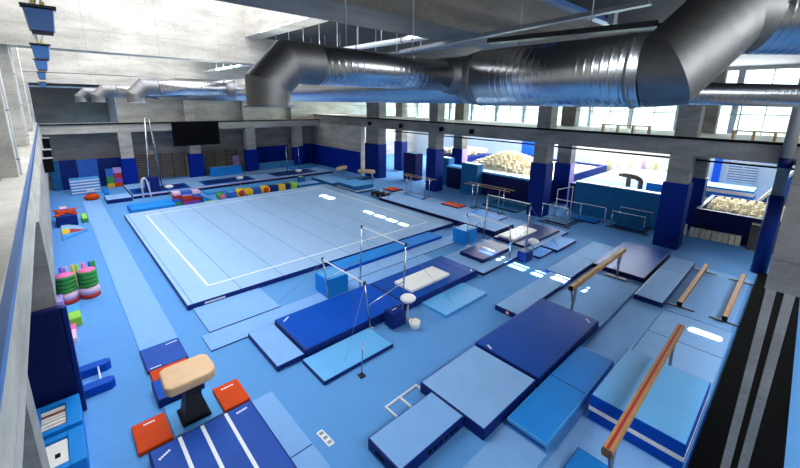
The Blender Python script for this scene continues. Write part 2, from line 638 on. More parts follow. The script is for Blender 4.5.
# ---- front side, seen edge-on at the right of the photograph
sbox('pillar_front_hanging', 4.4, 5.3, -15.7, -14.52, 4.3, 7.0, C_GREY)
sbox('beam_front', 5.3, 20.0, -15.7, -14.52, 4.3, 5.2, C_GREY)
sbox('wall_front_far', -9.0, 20.6, -22.2, -22.0, 0.0, 10.1, C_DARK)
tag(MB().box(3.5, 18.4, -15.4, -14.1, 0.0, 0.12, bevel=0.03).build('black_strip', MATTBLACK),  # low, nearly black box along the front edge
    'long low black strip along the front edge under the concrete wall end', 'mat')
for i, y in enumerate((-14.60, -14.81)):
    sbox('post_front_%d' % (i + 1), 4.4, 4.52, y - 0.06, y + 0.06, 0.0, 4.3, C_MID)

# ---- roof: skylight bay on the left, dark slab on the right, deep girders
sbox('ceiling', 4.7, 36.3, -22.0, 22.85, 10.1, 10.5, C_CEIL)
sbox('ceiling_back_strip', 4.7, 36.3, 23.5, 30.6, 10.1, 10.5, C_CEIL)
sbox('ceiling_back_fill_near', 4.7, 13.0, 22.85, 23.5, 10.1, 10.5, C_CEIL)  # slot left beside this piece to let a sun streak reach the right wall
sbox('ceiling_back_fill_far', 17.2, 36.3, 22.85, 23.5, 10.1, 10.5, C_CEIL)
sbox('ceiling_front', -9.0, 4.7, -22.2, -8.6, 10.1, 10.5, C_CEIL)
sbox('beam_skylight_edge', 3.88, 4.7, -7.1, 24.6, 10.05, 12.4, C_LIGHT)
sbox('beam_gallery_edge', -8.0, -4.55, -8.0, 24.6, 10.2, 12.4, C_LIGHT)
GIR = [('1', -8.6, -7.1, 8.80), ('2', 4.55, 5.55, 8.86), ('3', 13.9, 14.8, 8.45), ('4', 22.4, 23.3, 8.12)]
GX1 = {'4': 12.9}  # last girder cut short to keep the sun slot clear
for n, a, b, z in GIR:
    sbox('girder_%s' % n, -7.9, GX1.get(n, 20.0), a, b, z, 12.0, C_DARK if n == '1' else C_LIGHT)  # near girder's shade put into a darker concrete
# frosted glazing of the skylight; two clear strips added to throw the sun patches
BAYS = [(-7.1, 4.55), (5.55, 13.9), (14.8, 22.4)]
k = 40
for a, b in BAYS:
    for x0, x1 in ((-4.55, -0.55), (-0.05, 1.9), (2.47, 3.9)):
        k += 1
        struct(MB().box(x0, x1, a - 0.03, b + 0.03, 12.0, 12.06).build('window_%d' % k, FROST))
    for x0, x1 in ((-0.55, -0.05), (1.9, 2.47)):
        k += 1
        w = struct(MB().box(x0, x1, a - 0.03, b + 0.03, 12.02, 12.03).build('window_%d' % k, GLASS))
        mb = MB()
        y = a + 0.25
        while y < b - 0.2:
            mb.box(x0, x1, y, y + 0.26, 11.98, 12.10)
            y += 1.12
        # unseen plates added over part of each strip to cut the sun patches
        if x0 > 0:
            for c0, c1 in {-7.1: ((-7.12, -6.9), (-3.2, -0.3), (4.4, 4.57)), 5.55: ((5.53, 9.6), (13.7, 13.92)), 14.8: ((14.78, 17.0), (19.1, 22.42))}[a]:
                mb.box(x0, x1, c0, c1, 11.97, 12.11)
        else:
            mb.box(x0, x1, a - 0.03, a + 0.25, 11.97, 12.11).box(x0, x1, b - 0.25, b + 0.03, 11.97, 12.11)
        struct(mb.build('window_frame', STEEL, w))
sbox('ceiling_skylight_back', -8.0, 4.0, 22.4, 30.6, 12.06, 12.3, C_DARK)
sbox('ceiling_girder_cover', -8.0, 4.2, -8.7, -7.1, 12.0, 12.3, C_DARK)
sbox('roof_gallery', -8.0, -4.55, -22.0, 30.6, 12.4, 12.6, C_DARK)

# ================================================================== MATS
def mat_thing(name, label, x0, x1, y0, y1, z0, z1, top, side, group=None, cat='mat', bevel=0.025,
              seam_x=(), seam_y=(), logo=(), strap=(), stripes=(), band=None, rz=0.0):
    """A gymnastics mat: cushion (top and side covers), fold seams, woven carrying straps, white maker's marks."""
    t = thing(name, label, cat, ((x0 + x1) / 2, (y0 + y1) / 2, z0), rz, group)
    hx, hy, h = (x1 - x0) / 2, (y1 - y0) / 2, z1 - z0
    b = min(bevel, h * 0.35)
    MB().box(-hx, hx, -hy, hy, 0, h, bevel=b, top=1).build('cushion', [side, top], t)
    e = 0.004
    if seam_x or seam_y:
        for s in seam_x:
            MB().box(s - 0.012, s + 0.012, -hy + b, hy - b, h - e, h + e).build('fold_seam', NAVY, t)
        for s in seam_y:
            MB().box(-hx + b, hx - b, s - 0.012, s + 0.012, h - e, h + e).build('fold_seam', NAVY, t)
    for (sx, sy, lx, ly) in stripes:
        o = MB().box(sx - lx / 2, sx + lx / 2, sy - ly / 2, sy + ly / 2, h - e, h + e).build('stripe', WHITEL, t)
        o['label'] = 'white stripe'
    for (sx, sy, lx, ly, r) in logo:
        mb = MB()
        for q in range(5):
            u = (q - 2) / 5 * lx
            mb.box(sx + u * math.cos(r) - 0.38 * lx / 5, sx + u * math.cos(r) + 0.38 * lx / 5,
                   sy + u * math.sin(r) - ly / 2, sy + u * math.sin(r) + ly / 2, h - e, h + e, rot=r)
        mb.build('printed_mark', WHITEL, t)
    for (face, u) in strap:
        mb = MB()
        if face == '-y':
            mb.box(u - 0.14, u + 0.14, -hy - 0.015, -hy + 0.01, h * 0.4, h * 0.6)
        elif face == '-x':
            mb.box(-hx - 0.015, -hx + 0.01, u - 0.14, u + 0.14, h * 0.4, h * 0.6)
        mb.build('handle', BLACK, t)
    if band:
        MB().box(-hx - 0.006, hx + 0.006, -hy - 0.006, hy + 0.006, h * band[0], h * band[1]).build('side_band', band[2], t)
    return t


# ---- spring floor, 14 m square
def seamed_carpet(name, color, dark, period, phase):
    M = mat(name, color, 0.92, var=0.025, scale=1.5, bump=0.2, bscale=200)
    nt = M.node_tree
    b = nt.nodes['Principled BSDF']
    src = b.inputs['Base Color'].links[0].from_socket
    tc = nt.nodes.new('ShaderNodeTexCoord')
    sx = nt.nodes.new('ShaderNodeSeparateXYZ')
    nt.links.new(tc.outputs['Object'], sx.inputs[0])
    a = nt.nodes.new('ShaderNodeMath')
    a.operation = 'ADD'
    a.inputs[1].default_value = phase
    pp = nt.nodes.new('ShaderNodeMath')
    pp.operation = 'PINGPONG'
    pp.inputs[1].default_value = period / 2
    lt = nt.nodes.new('ShaderNodeMath')
    lt.operation = 'LESS_THAN'
    lt.inputs[1].default_value = 0.022
    mx = nt.nodes.new('ShaderNodeMix')
    mx.data_type = 'RGBA'
    nt.links.new(sx.outputs['X'], a.inputs[0])
    nt.links.new(a.outputs[0], pp.inputs[0])
    nt.links.new(pp.outputs[0], lt.inputs[0])
    nt.links.new(lt.outputs[0], mx.inputs['Factor'])
    nt.links.new(src, mx.inputs[6])
    mx.inputs[7].default_value = lin(dark)
    nt.links.new(mx.outputs[2], b.inputs['Base Color'])
    return M


SPRING = seamed_carpet('spring_floor_carpet', '#9abce2', '#7499c8', 1.68, 5.30)
t = thing('exercise_floor', 'large square pale blue sprung exercise floor with white boundary line', 'exercise floor', (6.15, 5.9, 0))
MB().box(-7.15, 7.15, -7.0, 7.2, 0.0, 0.2, bevel=0.02, top=1).build('platform', [NAVY, SPRING], t)
mb = MB()
o_ = 6.15
for (x0, x1, y0, y1) in ((-o_ - 0.05, o_ - 0.1, -5.95, -5.87), (-o_ - 0.05, o_ - 0.1, 6.05, 6.13), (-o_ - 0.05, -o_ + 0.03, -5.95, 6.13), (o_ - 0.18, o_ - 0.1, -5.95, 6.13)):
    mb.box(x0, x1, y0, y1, 0.197, 0.2035)
mb.build('boundary_line', WHITEL, t)
MB().box(-6.6, -5.9, -7.012, -6.99, 0.07, 0.13).build('printed_mark', WHITEL, t)

# ---- vault runway and thin carpet lanes
mat_thing('vault_runway', 'long narrow light blue runway carpet along the left side of the exercise floor', -2.62, -1.64, -2.62, 19.6, 0.0, 0.03, LIGHT, LIGHT, cat='runway', bevel=0.005, seam_y=())
mat_thing('carpet_roll', 'pale carpet square laid beside the near left corner of the exercise floor', -0.85, 1.5, -2.95, -1.12, 0.0, 0.04, LIGHT, NAVY, bevel=0.006)
mat_thing('carpet_roll', 'long pale carpet strip between the exercise floor and the royal blue bar mats', -1.1, 8.7, -3.95, -3.0, 0.0, 0.04, LIGHT, NAVY, bevel=0.006, cat='carpet')
mat_thing('carpet_roll', 'pale carpet strip running past the two azure foam cubes', 4.05, 12.9, -2.96, -2.12, 0.0, 0.035, PALE, NAVY, bevel=0.006, cat='carpet')
mat_thing('foam_strip', 'bright azure foam strip against the near side of the exercise floor', 4.7, 11.1, -2.1, -1.14, 0.0, 0.16, AZURE, ROYAL, bevel=0.03, cat='mat', seam_x=(1.0,))
# base platform carrying the far bar mats
mat_thing('base_mat', 'light blue base platform under the second set of uneven bars', 9.0, 17.2, -6.25, -3.9, 0.0, 0.12, PALE, DEEP)
mat_thing('tumbling_track', 'long raised pale blue tumbling track with a navy side beside the exercise floor', 13.42, 15.4, -3.85, 6.0, 0.0, 0.34, PALE, DEEP, cat='tumbling track', bevel=0.03)
mat_thing('carpet_lane', 'pale carpet lane between the tumbling track and the parallel bars', 15.42, 17.3, -3.8, 9.0, 0.0, 0.03, PALE, PALE, bevel=0.005, cat='carpet')

# ---- first set of uneven bars: landing mats
mat_thing('landing_mat', 'light blue landing mat poking out left of the royal blue bar mat', -0.05, 0.78, -6.0, -3.98, 0.0, 0.16, LIGHT, NAVY)
mat_thing('landing_mat', 'bright royal blue landing mat under the near uneven bars', 0.79, 4.6, -6.05, -4.02, 0.0, 0.3, ROYAL, NAVY, logo=[(-1.6, 0.8, 0.3, 0.05, 0.6)], bevel=0.04)
mat_thing('landing_mat', 'royal blue landing mat carrying a white pad beyond the near uneven bars', 4.62, 8.8, -6.1, -4.06, 0.0, 0.3, DROYAL, NAVY, seam_x=(1.55,), logo=[(1.85, -0.85, 0.2, 0.05, 0.8)], bevel=0.04)
mat_thing('throw_mat', 'white soft pad lying on the royal blue mats of the near uneven bars', 5.3, 7.45, -5.7, -4.72, 0.302, 0.42, WHITE, WHITE, bevel=0.04, group=None)
mat_thing('landing_mat', 'cyan landing mat in front of the near uneven bars', 0.62, 3.0, -7.27, -6.1, 0.0, 0.11, CYAN, NAVY)
mat_thing('landing_mat', 'cyan landing mat beside the mat with the white pad', 5.36, 7.75, -7.3, -6.12, 0.0, 0.1, CYAN, SKYB)
# ---- second set of uneven bars
mat_thing('landing_mat', 'dark blue mat with a pale streak under the second uneven bars', 9.85, 12.25, -5.62, -4.3, 0.122, 0.3, NAVY, DEEP, stripes=[(0.1, -0.05, 0.18, 0.75)])  # narrow pale streak laid on the top
mat_thing('landing_mat', 'navy mat under a cream pad at the second uneven bars', 12.9, 16.7, -5.95, -4.1, 0.122, 0.26, NAVY, DEEP)
mat_thing('throw_mat', 'cream soft pad lying on the navy mat of the second uneven bars', 13.1, 15.45, -5.24, -4.28, 0.262, 0.38, WHITE, WHITE, bevel=0.04)
mat_thing('landing_mat', 'azure mat right of the cream pad toward the big pillar', 13.9, 16.1, -7.15, -6.28, 0.0, 0.15, AZURE, NAVY)
mat_thing('landing_mat', 'small azure mat between the navy chalk block and the larger azure mat', 12.5, 13.85, -6.95, -6.28, 0.0, 0.1, AZURE, NAVY)

# ---- balance beam area
mat_thing('landing_mat', 'large dark royal blue mat in front of the middle balance beam', 4.64, 8.64, -11.0, -9.0, 0.0, 0.3, DROYAL, NAVY, logo=[(-1.85, 0.6, 0.2, 0.05, 1.2), (1.7, -0.75, 0.25, 0.05, 0.8)], bevel=0.04)
mat_thing('landing_mat', 'thick square pale blue mat between the navy sided mats in the foreground', 2.3, 4.55, -10.97, -9.05, 0.0, 0.3, PALE, NAVY, bevel=0.03)
t = mat_thing('landing_mat', 'foreground pale blue mat with dark printed navy side, nearest the camera', 0.33, 2.28, -10.45, -9.45, 0.0, 0.3, LIGHT, NAVY, bevel=0.03, strap=[('-x', 0.1)])
mb = MB()
for q in range(6):
    mb.box(-0.2 + q * 0.17, -0.09 + q * 0.17, -0.508, -0.49, 0.11, 0.19)
mb.build('printed_mark', BLACK, t)
t = mat_thing('folding_mat', 'bright azure folding mat leading to the tall mat stack', 3.05, 7.0, -12.0, -11.05, 0.0, 0.2, AZURE, SKYB, seam_x=(0.12,), bevel=0.03)
MB().box(-1.983, -1.96, -0.46, 0.46, 0.08, 0.115).build('side_band', NAVY, t)
t = mat_thing('landing_mat', 'pale blue mat with a round red badge before the middle beam', 7.08, 11.2, -8.99, -8.08, 0.0, 0.2, PALE, NAVY)
MB().lathe([(0.0, -0.004), (0.085, -0.004), (0.085, 0.004), (0.0, 0.004)], (-2.066, -0.05, 0.1), axis='X', seg=20).lathe([(0.0, -0.006), (0.05, -0.006), (0.05, 0.0)], (-2.068, -0.05, 0.1), mi=1, axis='X', seg=20).build('round_badge', [RED, WHITE], t)
mat_thing('landing_mat', 'pale blue mat left of the far end of the middle beam', 11.22, 16.4, -8.95, -7.85, 0.0, 0.2, PALE, NAVY, seam_x=(0.0,))
mat_thing('landing_mat', 'dark glossy folding mat beside the far leg of the middle beam', 13.4, 17.6, -11.0, -9.0, 0.0, 0.25, DROYAL, DEEP, seam_y=(0.3,), logo=[(-1.2, 0.5, 0.35, 0.05, 0.2)])
mat_thing('landing_mat', 'pale blue mat alongside the two low practice beams', 11.72, 17.2, -12.05, -11.12, 0.0, 0.2, PALE, NAVY, seam_x=(0.9,))
mat_thing('carpet_lane', 'pale carpet under the middle balance beam', 8.7, 13.35, -11.02, -9.0, 0.0, 0.06, LIGHT, LIGHT, bevel=0.01, cat='carpet')
mat_thing('carpet_lane', 'pale carpet lane left of the azure folding mat in the foreground', 0.9, 3.0, -12.05, -11.05, 0.0, 0.03, LIGHT, LIGHT, bevel=0.005, cat='carpet').location.y -= 0.0
mat_thing('carpet_lane', 'pale carpet lane between the folding mat and the low beams', 7.05, 11.68, -12.1, -11.1, 0.0, 0.03, LIGHT, LIGHT, bevel=0.005, cat='carpet')
mat_thing('carpet_lane', 'pale carpet under the low practice beams', 11.7, 17.2, -13.95, -12.12, 0.0, 0.025, LIGHT, LIGHT, bevel=0.005, cat='carpet')
mat_thing('carpet_lane', 'pale carpet between the mat stack and the low practice beams', 7.25, 11.65, -14.0, -12.12, 0.0, 0.025, PALE, PALE, bevel=0.005, cat='carpet', seam_x=(0.3,))
mat_thing('carpet_lane', 'pale carpet strip under the near balance beam, before the mat stack', 1.5, 4.58, -14.0, -12.12, 0.0, 0.025, LIGHT, LIGHT, bevel=0.005, cat='carpet')
mat_thing('landing_mat', 'azure mat corner at the bottom edge under the near balance beam', 1.6, 3.52, -14.0, -12.45, 0.026, 0.2, AZURE, NAVY)
# tall stack of two mats under the near beam
mat_thing('crash_mat', 'lower mat of the foreground stack, blue with a white band', 4.64, 7.2, -14.02, -12.22, 0.0, 0.32, CYAN, ROYAL, band=(0.8, 0.99, WHITE), group=None)
mat_thing('crash_mat', 'upper mat of the foreground stack with a plain light blue top', 4.64, 7.2, -14.02, -12.22, 0.322, 0.65, CYAN, ROYAL, band=(0.0, 0.12, WHITE))

# ---- vault area, bottom left
t = mat_thing('landing_mat', 'deep blue landing mat with three white lines in front of the vault', -3.1, -1.03, -9.7, -6.72, 0.0, 0.22, VIOLET, NAVY, stripes=[(-0.475, 0.0, 0.07, 2.9), (-0.045, 0.0, 0.07, 2.9), (0.445, 0.0, 0.07, 2.9)], logo=[(0.75, 1.3, 0.25, 0.05, 0.1), (-0.8, 1.2, 0.25, 0.05, 0.5)], bevel=0.04)
mat_thing('carpet_lane', 'light blue carpet lane right of the white lined landing mat', -1.01, -0.48, -9.3, -6.6, 0.0, 0.05, LIGHT, LIGHT, bevel=0.006, cat='carpet', seam_y=(-0.65,))
mat_thing('orange_mat', 'orange mat left of the vault table', -3.24, -2.61, -6.5, -5.62, 0.0, 0.1, ORANGE, ORANGE, logo=[(0.0, 0.3, 0.22, 0.04, 0.0)])
mat_thing('orange_mat', 'orange mat right of the vault table', -1.57, -0.97, -6.52, -5.62, 0.0, 0.1, ORANGE, ORANGE, logo=[(0.0, 0.28, 0.3, 0.04, 0.0)])
mat_thing('springboard_mat', 'deep blue mat with white corner marks at the end of the runway', -2.64, -1.66, -3.86, -2.68, 0.0, 0.1, VIOLET, NAVY, logo=[(0.28, 0.42, 0.3, 0.04, 0.1), (-0.28, -0.5, 0.26, 0.04, 0.0)])
mat_thing('springboard_mat', 'royal blue folded mat behind the vault table', -2.66, -1.66, -5.35, -4.55, 0.0, 0.24, ROYAL, NAVY)
mat_thing('orange_mat', 'orange mat partly hidden behind the vault table', -2.6, -1.72, -4.5, -3.9, 0.0, 0.12, ORANGE, ORANGE)
mat_thing('base_mat', 'light blue mat under the foot of the vault table', -2.58, -1.6, -6.5, -5.4, 0.0, 0.06, SKYB, LIGHT, bevel=0.01)

# vault table: padded tongue, neck and pedestal
t = thing('vault_table', 'vault table with tan padded top on a dark pedestal', 'vault table', (-2.13, -6.05, 0.062), 0.0)
prof = [(-0.40, -0.44), (0.30, -0.44), (0.44, -0.36), (0.48, -0.2), (0.46, 0.22), (0.36, 0.33), (-0.36, 0.33), (-0.46, 0.26), (-0.48, -0.34)]
mb = MB()
mb.prism([(x * 1.07, y * 1.1 - 0.02) for x, y in prof], 0.98, 1.2)
es = [e for e in mb.bm.edges]
bmesh.ops.bevel(mb.bm, geom=es, offset=0.05, segments=3, profile=0.5, affect='EDGES')
for f in mb.bm.faces:
    f.smooth = True
mb.build('padded_top', TAN, t)
mb = MB()
lo = [(-0.20, -0.28), (0.26, -0.28), (0.26, 0.2), (-0.20, 0.2)]
hi = [(-0.12, -0.16), (0.20, -0.16), (0.20, 0.12), (-0.12, 0.12)]
A = [mb.bm.verts.new((x, y, 0.06)) for x, y in lo]
Bv = [mb.bm.verts.new((x, y, 0.55)) for x, y in hi]
Cv = [mb.bm.verts.new((x * 1.25, y * 1.4, 0.95)) for x, y in hi]
for P_, Q_ in ((A, Bv), (Bv, Cv)):
    for i in range(4):
        mb.bm.faces.new((P_[i], P_[(i + 1) % 4], Q_[(i + 1) % 4], Q_[i]))
mb.bm.faces.new(A)
mb.bm.faces.new(Cv)
mb.build('pedestal', CHARC, t)
MB().box(-0.26, 0.32, -0.34, 0.26, 0.0, 0.06, bevel=0.015).build('base_plate', BLACK, t)
MB().box(-0.30, 0.34, -0.3, 0.22, 0.94, 0.965).build('steel_plate', STEEL, t)

# ---- azure foam cubes by the uneven bars
mat_thing('foam_cube', 'azure foam cube left of the near high bar', 3.02, 3.95, -3.62, -2.72, 0.042, 0.78, SKYB, AZURE, cat='foam block', bevel=0.04)
mat_thing('foam_cube', 'azure foam cube beside the second uneven bars', 11.15, 12.15, -3.6, -2.78, 0.042, 0.8, SKYB, AZURE, cat='foam block', bevel=0.04)

# ================================================================== APPARATUS
def uneven_bars(name, label, xl, xh, y0, y1, zb=0.0, hl=1.68, hh=2.5):
    """Low bar at x=xl, high bar at x=xh, both running from y0 to y1; posts, sockets and guy cables."""
    t = thing(name, label, 'uneven bars', ((xl + xh) / 2, (y0 + y1) / 2, zb))
    cx, cy = (xl + xh) / 2, (y0 + y1) / 2
    for x, h, nm in ((xl, hl, 'low_bar'), (xh, hh, 'high_bar')):
        lx = x - cx
        MB().tube([(lx, y0 - cy, h), (lx, y1 - cy, h)], 0.024, seg=10).build(nm, WSTEEL, t)
        for y, s in ((y0, -1), (y1, 1)):
            ly = y - cy
            foot = lx + (0.22 if x == xl else -0.12)
            p = MB().tube([(foot, ly, 0.02), (lx, ly, h + 0.03)], 0.03, seg=10, radii=[0.036, 0.026]).build('post', CHROME, t)
            MB().lathe([(0.0, -0.05), (0.045, -0.05), (0.045, 0.06), (0.0, 0.06)], (lx, ly, h), seg=12).build('bar_clamp', CHARC, p)
            MB().box(foot - 0.11, foot + 0.11, ly - 0.07, ly + 0.07, 0.0, 0.035, bevel=0.01).build('foot_plate', WSTEEL, p)
    for y in (y0, y1):
        ly = y - cy
        MB().tube([(xl - cx + 0.1, ly, 0.85), (xh - cx - 0.04, ly, 1.2)], 0.018, seg=8).build('spreader', CHROME, t)
    for y, s in ((y0, -1), (y1, 1)):
        ly = y - cy
        MB().tube([(xh - cx, ly, hh - 0.1), (xh - cx + 1.6, ly + s * 0.95, 0.05 - zb * 0)], 0.005, seg=5).build('guy_cable', STEEL, t)
        MB().tube([(xl - cx, ly, hl - 0.1), (xl - cx - 1.4, ly + s * 0.9, 0.05)], 0.005, seg=5).build('guy_cable', STEEL, t)
    return t


uneven_bars('uneven_bars', 'near set of uneven bars standing on the royal blue mats', 2.82, 4.56, -6.1, -3.68)
uneven_bars('uneven_bars', 'far set of uneven bars standing beside the cream pad', 11.1, 12.78, -6.1, -3.68, hl=1.72, hh=2.48)

# chalk blocks and bags at the foot of the bars
mat_thing('foam_block', 'navy foam block with a white mark at the foot of the near uneven bars', 3.45, 4.0, -6.75, -6.3, 0.112, 0.62, NAVY, NAVY, cat='foam block', bevel=0.03, logo=[(0.0, 0.05, 0.2, 0.04, 0.0)])
mat_thing('foam_block', 'navy foam block at the foot of the far uneven bars', 11.55, 12.2, -6.75, -6.3, 0.0, 0.5, NAVY, NAVY, cat='foam block', bevel=0.03)


def chalk_bowl(label, x, y, z0, h, r=0.26):
    t = thing('chalk_bowl', label, 'chalk stand', (x, y, z0), group=None)
    MB().lathe([(0.0, 0.0), (0.16, 0.0), (0.16, 0.02), (0.03, 0.05), (0.03, h - 0.16), (0.0, h - 0.16)], seg=16).build('stand', STEEL, t)
    MB().lathe([(0.0, h - 0.17), (r * 0.6, h - 0.15), (r, h - 0.04), (r, h), (r * 0.85, h + 0.04), (r * 0.5, h + 0.09), (0.0, h + 0.11)], seg=20).build('bowl', WHITE, t)
    return t


chalk_bowl('white chalk bowl on a stand beside the near navy foam block', 4.32, -6.5, 0.0, 0.82)
chalk_bowl('white chalk bowl on a stand beside the far navy foam block', 12.55, -6.55, 0.0, 0.8)
t = thing('chalk_bucket', 'low white chalk bucket on the floor in front of the near navy block', 'bucket', (4.15, -7.0, 0.0))
MB().lathe([(0.0, 0.0), (0.14, 0.0), (0.19, 0.26), (0.17, 0.26), (0.12, 0.04), (0.0, 0.04)], seg=18).build('bucket', WHITE, t)
MB().tube([(-0.18, 0, 0.25), (-0.12, 0, 0.36), (0.0, 0, 0.4), (0.12, 0, 0.36), (0.18, 0, 0.25)], 0.008, seg=6).build('handle', STEEL, t)

# floor anchor post in front of the cyan mat, open floor frame, floor plate
t = thing('floor_anchor', 'thin steel anchor post with a plate on the cyan mat edge', 'anchor post', (1.55, -7.62, 0))
MB().tube([(0, 0, 0.05), (0.12, 0.1, 0.95)], 0.014, seg=8).build('rod', CHROME, t)
MB().box(-0.08, 0.08, -0.08, 0.08, 0, 0.05, bevel=0.012).build('plate', CHARC, t)
t = thing('floor_frame', 'small open white metal floor frame beside the thick pale mats', 'floor frame', (1.85, -9.0, 0), 0.02)
for (x0, x1, y0, y1) in ((-0.55, 0.55, 0.12, 0.16), (-0.55, 0.55, -0.32, -0.28), (-0.55, -0.5, -0.28, 0.12), (0.5, 0.55, -0.28, 0.12), (-0.1, -0.05, -0.28, 0.12)):
    MB().box(x0, x1, y0, y1, 0, 0.05).build('rail', WSTEEL, t)
t = thing('floor_plate', 'small white slotted plate lying on the open blue floor', 'plate', (-0.18, -8.62, 0), 0.05)
MB().box(-0.075, 0.075, -0.24, 0.24, 0, 0.012, bevel=0.004).build('plate', WSTEEL, t)
for y in (-0.15, 0.0, 0.15):
    MB().box(-0.045, 0.045, y - 0.04, y + 0.04, 0.012, 0.016).build('slot', STEEL, t)


def balance_beam(name, label, x0, x1, y, ztop, rz, stripe=False, end_legs=(0.55, 0.55), zfloor=0.0):
    t = thing(name, label, 'balance beam', ((x0 + x1) / 2, y, zfloor), rz)
    t['kind'] = 'thing'
    hx = (x1 - x0) / 2
    zt = ztop - zfloor
    wk = 0.82 if stripe else 0.7
    prof = [(u * wk, z) for u, z in ((-0.105, zt - 0.03), (-0.11, zt - 0.09), (-0.09, zt - 0.165), (0.09, zt - 0.165), (0.11, zt - 0.09), (0.105, zt - 0.03), (0.09, zt), (-0.09, zt))]
    b = MB().extrude_profile(prof, 'X', -hx, hx).build('beam_body', WOOD, t)
    if stripe:
        o = MB().box(-hx + 0.02, hx - 0.02, -0.024, 0.024, zt - 0.002, zt + 0.004).build('stripe', RED, t)
        o['label'] = 'red stripe along the top'
    for s in (-1, 1):
        MB().extrude_profile([(u * 1.02, z + 0.002 * (z - zt + 0.08)) for u, z in prof], 'X', s * hx - 0.012, s * hx + 0.012).build('end_cap', WOODD if stripe else BLACK, t)
    for s, off in ((-1, end_legs[0]), (1, end_legs[1])):
        x = s * (hx - off)
        if zt > 0.8:
            lg = MB().obox((x - s * 0.12, 0, zt / 2 - 0.07), (0.09, 0.07, zt - 0.2), Matrix.Rotation(-s * 0.16, 3, 'Y'), bevel=0.01).build('leg', STEEL, t)
            MB().obox((x + s * 0.06, 0, zt * 0.66), (0.05, 0.05, zt * 0.5), Matrix.Rotation(s * 0.42, 3, 'Y')).build('brace', STEEL, lg)
            MB().box(x - 0.09 - s * 0.2, x + 0.09 - s * 0.2, -0.42, 0.42, 0.0, 0.06, bevel=0.015).build('foot', CHARC, lg)
        else:
            lg = MB().box(x - 0.04, x + 0.04, -0.05, 0.05, 0.04, zt - 0.15).build('leg', CHARC, t)
            MB().box(x - 0.05, x + 0.05, -0.42, 0.42, 0.0, 0.04, bevel=0.012).build('foot', CHARC, lg)
    return t


balance_beam('balance_beam', 'near high balance beam with a red stripe beside the tall mat stack', 2.75, 8.42, -13.12, 1.25, 0.01, True, (0.35, 0.5))
balance_beam('balance_beam', 'middle high balance beam standing among the pale blue mats', 8.36, 13.56, -10.08, 1.25, 0.0, False, (0.25, 0.35), 0.06)
balance_beam('low_practice_beam', 'low practice beam on the floor, the one next to the pale mat', 12.05, 17.05, -12.47, 0.32, 0.0, False, (0.2, 0.3), 0.025)
balance_beam('low_practice_beam', 'low practice beam on the floor, the one by the black front edge', 12.05, 16.95, -13.72, 0.32, 0.0, False, (0.2, 0.3), 0.025)


def parallel_bars(name, label, x0, x1, y0, y1, h, material, rail_over=0.25, brace=True, cat='parallel bars'):
    """Two rails along Y at x0 and x1, uprights at y0 and y1."""
    cx, cy = (x0 + x1) / 2, (y0 + y1) / 2
    t = thing(name, label, cat, (cx, cy, 0))
    hx, hy = (x1 - x0) / 2, (y1 - y0) / 2
    for x in (-hx, hx):
        MB().tube([(x, -hy - rail_over, h), (x, hy + rail_over, h)], 0.025, seg=8).build('rail', material, t)
        for y in (-hy, hy):
            MB().tube([(x, y, 0.03), (x, y, h)], 0.03, seg=8, radii=[0.035, 0.022]).build('upright', CHROME, t)
        MB().box(x - 0.04, x + 0.04, -hy - 0.25, hy + 0.25, 0.0, 0.05, bevel=0.012).build('base_rail', CHARC, t)
    if brace:
        for y in (-hy, hy):
            MB().box(-hx + 0.04, hx - 0.04, y - 0.03, y + 0.03, 0.0, 0.05).build('cross_rail', CHARC, t)
    return t


parallel_bars('parallel_bars', 'parallel bars farthest back along the row of pillars, with an azure mat', 16.75, 17.25, 4.6, 6.6, 1.5, PINE, 0.7)
mat_thing('landing_mat', 'azure mat in front of the farthest parallel bars', 15.6, 16.65, 4.3, 6.5, 0.03, 0.1, AZURE, NAVY)
mat_thing('orange_mat', 'orange springboard mat at the far end of the farthest parallel bars', 16.2, 17.3, 7.6, 8.9, 0.032, 0.12, ORANGE, DEEP)
parallel_bars('parallel_bars', 'parallel bars between the farthest set and the square pillar', 17.2, 17.75, -1.6, 0.5, 1.72, PINE, 0.75)
mat_thing('landing_mat', 'azure mat in front of the second parallel bars', 15.7, 17.05, -2.4, -0.1, 0.03, 0.12, AZURE, NAVY)
mat_thing('orange_mat', 'orange springboard mat between the two sets of parallel bars', 16.35, 17.3, 1.0, 2.6, 0.032, 0.12, ORANGE, DEEP)
mat_thing('landing_mat', 'dark teal mat behind the second parallel bars, against the pit wall', 18.6, 20.4, -2.1, 0.6, 0.0, 0.1, TEAL, DEEP)
parallel_bars('training_bars', 'low white training bars beside the padded square pillar', 18.1, 19.9, -5.7, -4.15, 1.2, WSTEEL, 0.02, cat='training bars')
mat_thing('landing_mat', 'dark blue mat inside the low training bars by the square pillar', 18.3, 19.7, -5.6, -4.3, 0.052, 0.14, TEAL, DEEP)
parallel_bars('training_bars', 'low white training bars against the teal pads by the big pillar', 20.35, 21.75, -9.1, -7.4, 1.02, WSTEEL, 0.02, cat='training bars')
mat_thing('landing_mat', 'dark blue mat inside the low training bars by the big pillar', 20.5, 21.6, -9.0, -7.5, 0.052, 0.16, TEAL, DEEP)
t = thing('training_bar', 'single white training bar in front of the teal standing pads', 'training bar', (21.2, -6.0, 0))
MB().tube([(0, -0.75, 0.02), (0, -0.75, 0.85), (0, -0.7, 0.9), (0, 0.7, 0.9), (0, 0.75, 0.85), (0, 0.75, 0.02)], 0.025, seg=8).build('bar', WSTEEL, t)
for y in (-0.75, 0.75):
    MB().box(-0.25, 0.25, y - 0.04, y + 0.04, 0, 0.03).build('foot', CHARC, t)
mat_thing('landing_mat', 'azure mat on the floor before the teal standing pads', 20.15, 21.1, -6.6, -5.1, 0.0, 0.1, AZURE, DEEP)
t = thing('training_bar', 'tall slim training bar against the navy pad of the square pillar', 'training bar', (20.2, -4.6, 0))
